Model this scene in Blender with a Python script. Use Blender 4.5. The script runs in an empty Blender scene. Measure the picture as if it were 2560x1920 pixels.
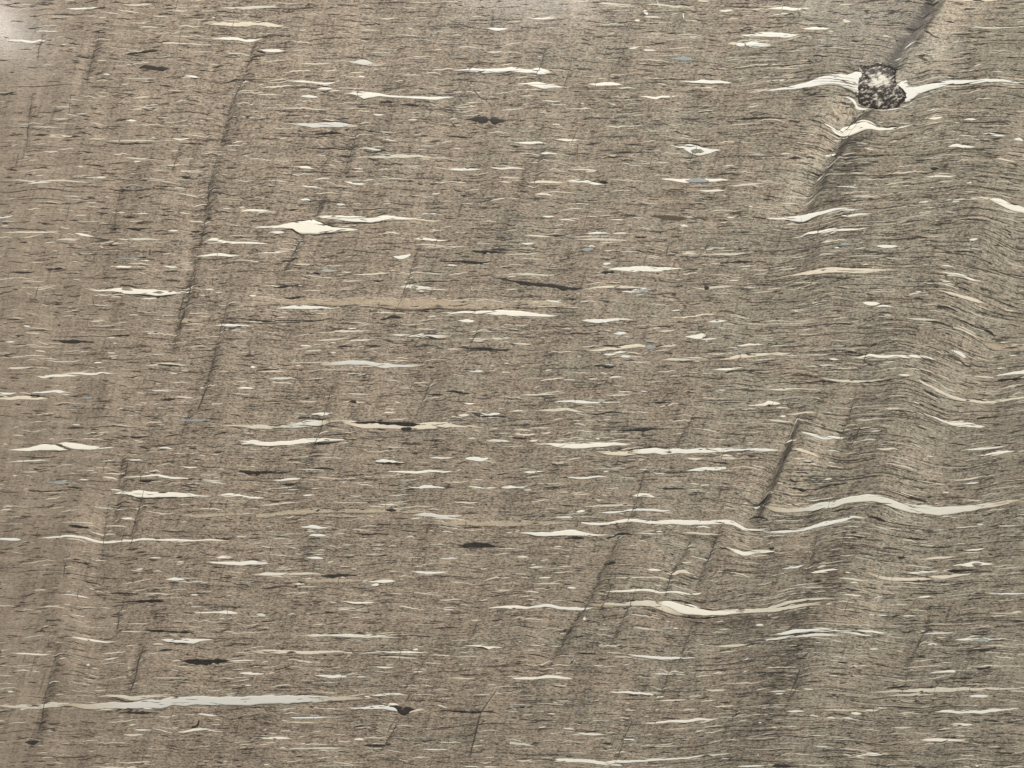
import bpy, math, random
import numpy as np

random.seed(7)
rng = np.random.RandomState(11)
PX = 0.0002                      # one photo pixel is 0.2 mm: the visible piece of slab is about 51 x 38 cm
W, H = 2560, 1920
MARG = 260                       # the slab runs on past the frame
scene = bpy.context.scene

def wx(x): return (x - W/2) * PX
def wy(y): return (H/2 - y) * PX

# ------------------------------------------------------------------ camera
CAM_Z = 0.62
cam_d = bpy.data.cameras.new('camera')
cam = bpy.data.objects.new('camera', cam_d)
scene.collection.objects.link(cam)
cam.location = (0, 0, CAM_Z)
cam.rotation_euler = (0, 0, 0)
cam_d.sensor_width = 36
cam_d.lens = 36 * CAM_Z / (W * PX)
cam_d.clip_start = 0.01
cam_d.clip_end = 50
scene.camera = cam

# ------------------------------------------------------------------ world + lamps
world = bpy.data.worlds.new('World'); scene.world = world
world.use_nodes = True
bg = world.node_tree.nodes['Background']
bg.inputs[0].default_value = (1.0, 0.975, 0.935, 1)
bg.inputs[1].default_value = 0.41
scene.view_settings.view_transform = 'Standard'
scene.view_settings.look = 'None'
scene.view_settings.exposure = 0
scene.view_settings.gamma = 1

def area(name, loc, target, sx, sy, power, col=(1, .975, .935), spec=1.0):
    d = bpy.data.lights.new(name, 'AREA'); d.shape = 'RECTANGLE'
    d.size, d.size_y, d.energy, d.color = sx, sy, power, col
    d.specular_factor = spec
    o = bpy.data.objects.new(name, d); scene.collection.objects.link(o)
    o.location = loc
    v = [target[i]-loc[i] for i in range(3)]
    import mathutils
    o.rotation_euler = mathutils.Vector(v).to_track_quat('-Z', 'Y').to_euler()
    return o
# big soft ceiling lamp off the top edge
area('ceiling_lamp', (-0.05, 0.95, 1.2), (0, 0.05, 0), 0.8, 0.4, 17.5)
# lamps whose mirror images give the pale sheens along the top edge of the polished face
def mirror_lamp(name, px, py, hgt, sx, sy, power):
    p = (wx(px), wy(py)); k = hgt / CAM_Z
    area(name, (p[0]*(1+k), p[1]*(1+k), hgt), (p[0], p[1], 0), sx, sy, power)
mirror_lamp('window_lamp', -4, 62, 1.5, 0.028, 0.08, 1.0)
mirror_lamp('strip_lamp', 1330, -70, 1.5, 0.26, 0.10, 2.1)
mirror_lamp('strip_lamp', 2040, -60, 1.5, 0.5, 0.12, 1.2)

# ------------------------------------------------------------------ cracks across the layers (overview pixels of 2212 wide)
K = 2560/2212
CR = """3 555,80 530,160 500,230 485,290 470,330
3 470,330 455,400 450,430 440,490 430,540
3 430,545 415,600 405,650 385,710 372,760
2 390,310 380,345 370,380
2 215,70 200,130 185,180
2 265,400 250,460 240,510
4 702,420 692,445 683,468
3 655,510 640,540 620,575 610,595
2 780,260 760,320 740,380
2 910,520 890,580 870,640 850,680 835,715
2 1040,690 1020,735 1005,770
2 500,620 485,680 470,740 455,800 440,850
2 415,880 400,920 385,960
2 730,810 710,860 690,930 660,1010
2 945,800 920,850 900,900
3 310,1055 303,1090 292,1130 280,1190
2 268,970 262,1010 255,1060
2 235,1080 228,1130 220,1200
2 270,1290 258,1330 250,1380
2 130,1380 115,1440 100,1500 80,1600
3 868,1545 848,1580 830,1610 815,1630
3 900,1450 885,1470 870,1500
3 930,1400 915,1430 895,1460
2 1350,1130 1325,1190 1300,1240 1285,1270
3 1285,1275 1260,1320 1230,1360 1205,1410 1190,1430
3 1500,1150 1475,1200 1450,1240 1435,1290
3 1560,1130 1540,1180 1520,1230 1505,1270
2 1770,1140 1755,1200 1740,1250
2 1390,1020 1380,1060 1365,1110 1350,1140
2 1880,740 1870,770 1862,800
2 1850,840 1830,910 1805,960
2 1740,1430 1725,1480 1700,1520
3 2010,1330 1995,1370 1975,1410 1962,1440
2 1960,1440 1955,1480 1945,1500
2 1350,1590 1335,1630 1325,1655
2 1450,1430 1435,1480 1415,1530
2 1380,1260 1345,1340 1315,1400
2 1500,1340 1478,1400 1460,1440
2 1560,1590 1590,1540 1600,1500
2 1330,1240 1310,1290 1290,1330
2 1345,100 1335,140 1325,160
2 1180,290 1165,350 1150,420
2 1500,320 1490,350 1485,375
2 1540,500 1520,540 1500,560
2 1400,700 1380,740
2 1100,860 1090,880
2 610,430 590,480
2 830,600 820,630 815,640
2 940,560 930,590
2 1715,930 1710,960 1700,980
2 2060,1300 2040,1340
2 145,1200 135,1260
2 70,200 62,260 58,330
2 95,60 80,130
4 1665,1075 1645,1105 1632,1130
2 1180,100 1168,140 1150,180
2 1040,1320 1025,1360 1010,1390
2 1500,890 1480,930 1460,960"""
crs = []
for ln in CR.splitlines():
    p = ln.split(); w = float(p[0])
    pts = [(float(q.split(',')[0])*K, float(q.split(',')[1])*K, None) for q in p[1:]]
    crs.append((w*1.15, pts))

# ------------------------------------------------------------------ the foliation: how far the layers are pushed down at (x, y)
FLOW = [
 (-400, [(0,0)]), (20, [(0,0),(2150,0),(2350,-8),(2560,-4)]),
 (222, [(1500,0),(1900,4),(2007,-8),(2094,-20),(2150,-5),(2282,8),(2325,-6),(2470,-20),(2560,-14)]),
 (312, [(1500,0),(2000,-2),(2050,-1),(2093,25),(2122,15),(2160,-1),(2195,11),(2253,5),(2354,-18),(2560,-8)]),
 (540, [(1500,0),(1850,5),(1978,7),(1998,11),(2036,2),(2082,-17),(2151,-17),(2300,-35),(2412,-46),(2484,-41),(2560,-24)]),
 (690, [(1500,0),(1700,10),(1850,14),(1920,10),(2007,-8),(2088,-19),(2180,-13),(2253,-15),(2340,-10),(2397,-4),(2461,12),(2560,30)]),
 (800, [(1600,0),(1900,4),(2000,0),(2261,-5),(2316,1),(2383,14),(2449,40),(2500,52),(2560,56)]),
 (952, [(1700,0),(1950,0),(2128,2),(2195,-3),(2238,-12),(2302,8),(2354,28),(2389,46),(2470,53),(2560,40),(2700,20)]),
 (1115,[(1800,0),(1900,-4),(2000,-22),(2065,-12),(2117,-5),(2209,-19),(2267,-13),(2340,19),(2412,13),(2470,4),(2560,-10)]),
 (1265,[(1700,0),(1900,0),(1934,7),(1998,9),(2050,2),(2160,-23),(2195,-22),(2267,2),(2325,12),(2412,6),(2560,-13)]),
 (1308,[(0,0),(90,-4),(171,-8),(260,8),(356,-1),(434,2),(600,0),(1450,0),(1526,1),(1584,-5),(1714,3),(1772,-2),(1824,1),(1867,20),(1920,22),(1992,20),(2122,-12),(2169,-10),(2240,10),(2350,15),(2470,2),(2560,0)]),
 (1515,[(0,0),(150,-6),(260,8),(360,0),(1400,0),(1598,-8),(1642,-5),(1700,15),(1757,20),(1920,9),(1958,-4),(2036,-17),(2059,-19),(2122,-13),(2180,3),(2300,8),(2560,0)]),
 (1610,[(0,0),(150,-6),(260,8),(330,4),(370,-4),(1600,0),(1772,5),(1920,-10),(2050,-22),(2108,-19),(2200,-5),(2400,-5)]),
 (1905,[(0,0),(1395,-3),(1526,3),(1656,0),(1859,-17),(2000,-22),(2200,-15),(2560,-12)]),
 (2300,[(0,0)])]
FY = np.array([f[0] for f in FLOW], float)
KINKS = [([(2380,-120),(2338,0),(2290,70),(2240,147),(2225,190)], 16, 26),
         ([(2175,262),(2151,281),(2122,315),(2099,347),(2079,390),(2050,434),(2030,475),(2000,540)], 20, 26),
         ([(2005,1010),(1998,1032),(1966,1110),(1955,1145),(1937,1177),(1917,1226),(1885,1293)], 24, 16),
         ([(560,90),(530,200),(510,380),(480,620),(440,830)], 3, 12),
         ([(1560,1305),(1490,1460),(1380,1650),(1310,1740)], 5, 16),
         ([(360,1590),(340,1660),(322,1735)], 6, 12),
         ([(315,1150),(300,1230),(280,1330)], 6, 12)]

for w_, p_ in crs:
    s_ = sorted([(a, b) for a, b, _ in p_], key=lambda q: q[1])
    KINKS.append((s_, 1.6+1.1*w_, 9))
def flow_d(x, y):
    x = np.asarray(x, float); y = np.asarray(y, float)
    shp = x.shape; xf = x.ravel(); yf = y.ravel()
    D = np.stack([np.interp(xf, [p[0] for p in f[1]], [p[1] for p in f[1]]) for f in FLOW])
    # soften the polyline corners
    for s in (-26, -13, 13, 26):
        D = D + np.stack([np.interp(xf+s, [p[0] for p in f[1]], [p[1] for p in f[1]]) for f in FLOW])
    D /= 5
    i = np.clip(np.searchsorted(FY, yf) - 1, 0, len(FY)-2)
    t = np.clip((yf - FY[i]) / (FY[i+1]-FY[i]), 0, 1); t = t*t*(3-2*t)
    n = np.arange(len(xf))
    d = D[i, n]*(1-t) + D[i+1, n]*t
    for pts, amp, bw in KINKS:
        P = np.array(pts, float)
        xk = np.interp(yf, P[:,1], P[:,0])
        u = xf - xk
        y0, y1 = P[0,1], P[-1,1]
        fall = np.clip((yf-y0)/40, 0, 1) * np.clip((y1-yf)/60+.15, 0, 1)
        a = np.where(u < 0, np.exp(u/38), np.where(u < bw, 1-1.5*np.clip(u/bw,0,1), -0.5*np.exp(-(u-bw)/60)))
        d = d + amp*a*fall
    d = d + 2.0*np.sin(xf/47+yf/190) + 1.6*np.sin(xf/23.0 - yf/77) + 1.2*np.sin(xf/90+1.7+yf/300)
    return d.reshape(shp)

# ------------------------------------------------------------------ tone of the stone (pigment of the cleavage bands, plus a change with layer slope)
# (points, half width, strength)
BANDS = [
 ([(2385,-40),(2340,30),(2300,95),(2262,150)], 6, -.30),
 ([(2190,262),(2165,290),(2128,340),(2090,400)], 7, -.25),
 ([(2020,1010),(1990,1075),(1962,1150),(1935,1215),(1895,1290)], 4, -.25),
 ([(2345,-60),(2325,10),(2285,70),(2232,150),(2215,190)], 19, -.52),
 ([(2325,-60),(2300,10),(2255,80),(2190,150),(2150,180)], 45, -.14),
 ([(2420,-60),(2385,20),(2345,100),(2300,190)], 36, .34),
 ([(2165,268),(2138,300),(2112,350),(2080,410),(2050,470),(2010,560)], 10, -.22),
 ([(2190,290),(2160,350),(2120,430),(2080,520)], 46, -.26),
 ([(2125,262),(2075,320),(2030,400),(1985,490),(1950,570)], 34, .34),
 ([(2260,300),(2200,380),(2150,450)], 30, .07),
 ([(2010,1010),(1975,1100),(1948,1170),(1922,1230),(1885,1300)], 9, -.20),
 ([(2060,1070),(2020,1150),(1980,1220),(1945,1265)], 30, .26),
 ([(1900,1130),(1870,1230),(1850,1290)], 34, .15),
 ([(2200,980),(2140,1100),(2090,1200),(2050,1240)], 36, -.14),
 ([(2170,1290),(2080,1420),(2020,1540),(1970,1650),(1900,1800)], 60, -.24),
 ([(2330,1080),(2250,1300),(2200,1480),(2120,1620),(2050,1800)], 52, .16),
 ([(2290,1480),(2250,1600),(2190,1760),(2130,1900)], 50, -.09),
 ([(2500,600),(2440,700),(2380,820)], 60, -.05),
 ([(2250,620),(2180,800),(2120,950)], 60, -.05),
 ([(1570,1250),(1500,1420),(1430,1560),(1340,1700),(1290,1790)], 28, -.11),
 ([(1810,1380),(1770,1480),(1720,1560)], 30, -.12),
 ([(1700,1540),(1790,1560),(1900,1548),(1960,1530)], 22, -.30),
 ([(1750,1330),(1690,1450),(1640,1550)], 28, -.10),
 ([(640,90),(600,240),(560,400),(520,560),(490,700),(450,850)], 30, -.07),
 ([(470,300),(450,420),(440,520)], 18, -.07),
 ([(850,300),(820,420),(790,520),(730,640),(690,720)], 22, -.10),
 ([(250,80),(215,220),(200,330)], 14, -.10),
 ([(95,60),(70,200),(60,330)], 20, -.07),
 ([(310,380),(290,560),(270,700)], 16, -.07),
 ([(1050,570),(1000,720),(950,860)], 26, -.10),
 ([(840,940),(780,1130),(740,1250)], 28, -.10),
 ([(580,700),(540,860),(500,1020)], 26, -.09),
 ([(780,1200),(740,1340)], 22, -.08),
 ([(330,1120),(290,1260),(270,1400),(260,1520)], 24, -.12),
 ([(290,1580),(260,1700),(220,1800)], 22, -.08),
 ([(165,1560),(135,1700),(110,1790),(80,1900)], 26, -.16),
 ([(360,1590),(335,1690),(322,1735)], 14, -.20),
 ([(415,1610),(390,1700)], 22, .09),
 ([(560,740),(760,752),(980,748),(1180,762),(1400,772)], 18, .15),
 ([(700,1275),(900,1280),(1100,1288),(1300,1305),(1500,1305)], 9, .08),
 ([(150,1440),(120,1560)], 20, -.08),
 ([(1260,1690),(1210,1800),(1180,1900)], 24, -.10),
 ([(1030,1790),(980,1880)], 18, -.08),
 ([(1100,1640),(1030,1780)], 20, -.07),
 ([(1960,1640),(1920,1780),(1850,1920)], 28, -.10),
 ([(1520,1820),(1460,1920)], 26, -.08),
 ([(760,350),(720,470)], 22, -.08),
 ([(1250,560),(1120,760)], 30, -.05),
 ([(1480,900),(1380,1120)], 30, -.06),
]
for k in range(60):
    x0 = rng.uniform(-50, 2600); y0 = rng.uniform(-50, 1800); L = rng.uniform(150, 480)
    sl = rng.uniform(.18, .42) + .10*(x0 > 1300)
    BANDS.append(([(x0, y0), (x0-sl*L*.5, y0+L*.5), (x0-sl*L*1.05, y0+L)], rng.uniform(7, 24), rng.uniform(-.12, .035)))

for w_, p_ in crs:
    s_ = sorted([(a, b) for a, b, _ in p_], key=lambda q: q[1])
    BANDS.append((s_, 2.5+1.0*w_, -.05*w_)); BANDS.append(([(a+9, b) for a, b in s_], 20, -.035))
def tone_at(x, y):
    x = np.asarray(x, float); y = np.asarray(y, float)
    t = np.zeros_like(x)
    for pts, hw, s in BANDS:
        P = np.array(pts, float)
        if P[:,0].min() > 1800 and abs(s) > .08: s = s*1.3
        if abs(P[-1,0]-P[0,0]) > 2*abs(P[-1,1]-P[0,1]):
            o = np.argsort(P[:,0]); c = np.interp(x, P[o,0], P[o,1]); u = (y-c); a, b, q = P[:,0].min(), P[:,0].max(), x
        else:
            c = np.interp(y, P[:,1], P[:,0]); u = (x-c); a, b, q = P[:,1].min(), P[:,1].max(), y
        r = (b-a)*.18+20
        t += s*np.exp(-(u/hw)**2) * np.clip((q-a)/r+.5, 0, 1) * np.clip((b-q)/r+.5, 0, 1)
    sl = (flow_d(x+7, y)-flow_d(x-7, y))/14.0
    t += np.clip(.6*sl, -.12, .16)  # lighter where the layers dip to the right, darker where they rise
    return np.clip(t, -.66, .4)

# ------------------------------------------------------------------ node helpers
def lin(c): return tuple(((v/255)/12.92 if v/255 <= .04045 else ((v/255+.055)/1.055)**2.4) for v in c) + (1,)
class NT:
    def __init__(s, tree): s.t = tree
    def n(s, typ, **kw):
        nd = s.t.nodes.new(typ)
        for k, v in kw.items(): setattr(nd, k, v)
        return nd
    def l(s, a, b): s.t.links.new(a, b)
    def put(s, sock, v):
        if isinstance(v, bpy.types.NodeSocket): s.l(v, sock)
        else: sock.default_value = v
    def math(s, op, a, b=0.0, clamp=False):
        nd = s.n('ShaderNodeMath', operation=op, use_clamp=clamp); s.put(nd.inputs[0], a); s.put(nd.inputs[1], b); return nd.outputs[0]
    def noise(s, vec, sx, sy, detail=2.0, off=0.0, rough=.5):
        m = s.n('ShaderNodeMapping'); s.l(vec, m.inputs[0]); m.inputs['Location'].default_value = (off, off*1.7, off*.3)
        m.inputs['Scale'].default_value = (sx, sy, 1)
        nd = s.n('ShaderNodeTexNoise'); s.l(m.outputs[0], nd.inputs['Vector'])
        nd.inputs['Scale'].default_value = 1; nd.inputs['Detail'].default_value = detail; nd.inputs['Roughness'].default_value = rough
        return nd.outputs['Fac']
    def rng(s, v, a, b, c=0.0, d=1.0, smooth=True):
        nd = s.n('ShaderNodeMapRange'); nd.interpolation_type = 'SMOOTHSTEP' if smooth else 'LINEAR'
        s.put(nd.inputs[0], v)
        for i, q in zip((1,2,3,4), (a,b,c,d)): nd.inputs[i].default_value = q
        return nd.outputs[0]
    def mix(s, f, a, b, mode='MIX'):
        nd = s.n('ShaderNodeMix', data_type='RGBA', blend_type=mode, clamp_factor=True)
        s.put(nd.inputs[0], f); s.put(nd.inputs[6], a); s.put(nd.inputs[7], b); return nd.outputs[2]
    def attr(s, name): return s.n('ShaderNodeAttribute', attribute_name=name)

# the grain of the stone as a node group, shared by the body and by the worn rims of the inlays
grp = bpy.data.node_groups.new('stone_grain', 'ShaderNodeTree')
grp.interface.new_socket(name='Color', in_out='OUTPUT', socket_type='NodeSocketColor')
grp.interface.new_socket(name='Height', in_out='OUTPUT', socket_type='NodeSocketFloat')
g = NT(grp); out = g.n('NodeGroupOutput')
fl = g.attr('flow').outputs['Vector']; ps = g.attr('place').outputs['Vector']; tn = g.attr('tone').outputs['Fac']
sp = g.n('ShaderNodeSeparateXYZ'); g.l(ps, sp.inputs[0])
fx = sp.outputs[0]
# hue: brown on one side, olive grey on the other, mottled
side = g.rng(fx, 3, 23, 0, 1, False)
mot = g.noise(ps, .55, 1.3, 3, 3.3)
mot2 = g.noise(fl, 5.0, 9.0, 2, 9.1)
hue = g.math('ADD', g.math('MULTIPLY', side, .48), g.math('ADD', g.math('MULTIPLY', g.math('SUBTRACT', mot, .5), 1.1), g.math('MULTIPLY', g.math('SUBTRACT', mot2, .5), .9)))
hue = g.rng(hue, 0, .75, 0, 1)
base = g.mix(hue, lin((158,143,125)), lin((151,144,127)))
# soft left rim of the slab: the grain is finer and paler there
soft = g.rng(fx, -1, 6.5, .42, 1.0)
softr = g.rng(fx, 24.2, 27, 1.0, .65)
amp = g.math('MULTIPLY', soft, softr)
n1 = g.noise(fl, 11, 36, 3, 0, .7)
n1b = g.noise(fl, 22, 44, 1, 5, .5)
n1c = g.noise(fl, 1.6, 44, 3, 15, .6)
gr = g.math('ADD', g.math('MULTIPLY', g.rng(n1, .44, .62), -.46), g.math('ADD', g.math('MULTIPLY', g.math('SUBTRACT', n1b, .5), 1.7), g.math('MULTIPLY', g.math('SUBTRACT', n1c, .5), 1.25)))
gr = g.math('ADD', g.math('MULTIPLY', gr, amp), g.math('MULTIPLY', g.math('SUBTRACT', 1.0, amp), -.20))
lo = g.math('MULTIPLY', g.math('SUBTRACT', g.noise(fl, .5, 8, 4, 2), .5), .60)
gain = g.math('ADD', 1.0, g.math('ADD', gr, lo))
# thin dark partings and pale threads following the layers
d1 = g.rng(g.noise(fl, 2.6, 34, 3, 12, .6), .57, .69)
d2 = g.rng(g.noise(fl, 9, 34, 2, 31), .59, .70)
dens = g.rng(g.noise(ps, .9, 2.2, 2, 17), .35, .65, .35, 1)
dk = g.math('MULTIPLY', g.math('MAXIMUM', g.math('MULTIPLY', d1, .62), g.math('MULTIPLY', d2, .5)), g.math('MULTIPLY', dens, amp))
p1 = g.math('MULTIPLY', g.rng(g.noise(fl, 3.2, 22, 2, 55), .63, .76), .42)
# fine upright partings across the layers
sk = g.n('ShaderNodeVectorMath', operation='DOT_PRODUCT'); g.l(ps, sk.inputs[0]); sk.inputs[1].default_value = (1, .30, 0)
cb = g.n('ShaderNodeCombineXYZ'); g.l(sk.outputs['Value'], cb.inputs[0]); g.l(sp.outputs[1], cb.inputs[1])
v1 = g.math('MULTIPLY', g.math('MULTIPLY', g.rng(g.noise(cb.outputs[0], 13, .9, 3, 71, .6), .58, .72), .42), g.rng(g.noise(ps, .7, .9, 2, 77), .4, .65, .2, 1))
v0 = g.math('ADD', g.math('MULTIPLY', g.math('SUBTRACT', g.noise(cb.outputs[0], 2.2, .30, 2, 91), .5), .50),
            g.math('MULTIPLY', g.math('SUBTRACT', g.noise(cb.outputs[0], 9.0, .45, 2, 131), .5), .45))
gain = g.math('ADD', gain, v0)
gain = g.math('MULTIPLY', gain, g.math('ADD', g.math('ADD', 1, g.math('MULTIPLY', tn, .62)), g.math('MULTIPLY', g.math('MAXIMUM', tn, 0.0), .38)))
gain = g.math('MAXIMUM', gain, .16)
cg = g.n('ShaderNodeCombineColor'); [g.l(gain, cg.inputs[i]) for i in range(3)]
col = g.mix(1.0, base, cg.outputs[0], 'MULTIPLY')
col = g.mix(p1, col, lin((196,181,156)))
col = g.mix(dk, col, lin((36,33,30)))
col = g.mix(v1, col, lin((52,48,43)))
dsp = g.math('MULTIPLY', g.rng(g.math('ADD', g.noise(fl, 7, 27, 3, 61, .65), g.math('MULTIPLY', tn, -.34)), .58, .70), .62)
col = g.mix(dsp, col, lin((46,44,40)))
g.l(col, out.inputs['Color'])
g.l(g.math('SUBTRACT', gr, dk), out.inputs['Height'])

def finish(nt, m, col, height=None, rough=.42, coat=.35):
    b = m.node_tree.nodes['Principled BSDF']
    nt.l(col, b.inputs['Base Color'])
    b.inputs['Roughness'].default_value = .6
    b.inputs['Specular IOR Level'].default_value = .2
    b.inputs['Coat Weight'].default_value = coat
    b.inputs['Coat Roughness'].default_value = .13
    if height is not None:
        bp = nt.n('ShaderNodeBump'); bp.inputs['Strength'].default_value = .12; bp.inputs['Distance'].default_value = .0003
        nt.l(height, bp.inputs['Height']); nt.l(bp.outputs[0], b.inputs['Normal'])

def stone_mat():
    m = bpy.data.materials.new('grained_stone'); m.use_nodes = True; nt = NT(m.node_tree)
    gn = nt.n('ShaderNodeGroup'); gn.node_tree = grp
    finish(nt, m, gn.outputs[0], gn.outputs[1]); return m

def inlay_mat(name, ca, cb_, rag=.5, a=.08, b=.35, speck=0.0, mid=None, strength=1.0, fine=1.0, rimline=.5, tipcol=(190,176,150)):
    """colour ca/cb inside, wearing into the stone grain at rims and tips (attribute core)"""
    m = bpy.data.materials.new(name); m.use_nodes = True; nt = NT(m.node_tree)
    gn = nt.n('ShaderNodeGroup'); gn.node_tree = grp
    fl = nt.attr('flow').outputs['Vector']; core = nt.attr('core').outputs['Fac']; ti = nt.attr('tint').outputs['Fac']
    n = nt.noise(fl, 13*fine, 30*fine, 3, 4.4, .6)
    c = nt.math('ADD', core, nt.math('MULTIPLY', nt.math('SUBTRACT', n, .5), rag))
    f = nt.math('MULTIPLY', nt.rng(c, a, b, 0, strength), nt.attr('veil').outputs['Fac'])
    q = nt.rng(nt.math('ADD', nt.math('MULTIPLY', nt.noise(fl, 1.1, 4, 2, 8), .9), nt.math('SUBTRACT', ti, .5)), .3, .7)
    inner = nt.mix(q, lin(ca), lin(cb_))
    if speck:
        s = nt.rng(nt.noise(fl, 14, 26, 3, 21, .65), .50, .68, 0, speck)
        inner = nt.mix(s, inner, lin(mid or (120,110,95)))
    if tipcol:
        tp = nt.math('ADD', nt.attr('tip').outputs['Fac'], nt.math('MULTIPLY', nt.math('SUBTRACT', nt.noise(fl, 6, 24, 3, 88), .5), .5))
        inner = nt.mix(nt.rng(tp, .1, .8), lin(tipcol), inner)
    br = nt.math('ADD', .94, nt.math('MULTIPLY', nt.noise(fl, 8, 40, 2, 66), .12))
    cc = nt.n('ShaderNodeCombineColor'); [nt.l(br, cc.inputs[i]) for i in range(3)]
    inner = nt.mix(1.0, inner, cc.outputs[0], 'MULTIPLY')
    colr = nt.mix(f, gn.outputs[0], inner)
    if rimline:
        rl = nt.math('MULTIPLY', nt.rng(nt.attr('rim').outputs['Fac'], .05, .26, 1, 0), nt.rng(nt.noise(fl, 2.6, 9, 3, 41), .47, .62, 0, rimline))
        colr = nt.mix(rl, colr, lin((58,52,46)))
    finish(nt, m, colr); return m

MAT = {
 'S': stone_mat(),
 'W': inlay_mat('cream_quartz', (238,232,216), (228,227,217), .5, .0, .30, .16, (196,184,160)),
 'G': inlay_mat('grey_quartz', (210,208,198), (224,219,204), .5, .0, .30, .16, (178,176,166)),
 'P': inlay_mat('dull_cream', (222,211,189), (206,200,183), .6, .0, .28, .2, None, 1.0, 1.0, .45),
 'T': inlay_mat('tan_silt', (190,172,146), (200,186,160), 1.3, .1, 1.0, .6, (128,112,94), .66, 1.0, 0, None),
 'D': inlay_mat('black_flake', (22,20,18), (42,38,34), .8, .0, .34, .3, (80,72,62), .95, 1.0, 0, None),
 'N': inlay_mat('brown_flake', (84,72,56), (96,84,68), .4, .05, .3, .3, (50,44,36), 1, 1, .8, None),
 'B': inlay_mat('blue_grey_grain', (148,154,154), (166,171,166), .6, .05, .5, .3, (120,128,128), 1, 1, 0, None),
 'M': inlay_mat('mottled_patch', (112,115,98), (140,138,118), 1.2, .15, .9, .9, (205,200,180), .75, 1, 0, None),
 'C': inlay_mat('dark_crack', (40,37,35), (66,60,54), 1.5, .22, .85, 0, None, .85, 1.3, 0, None),
}
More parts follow.
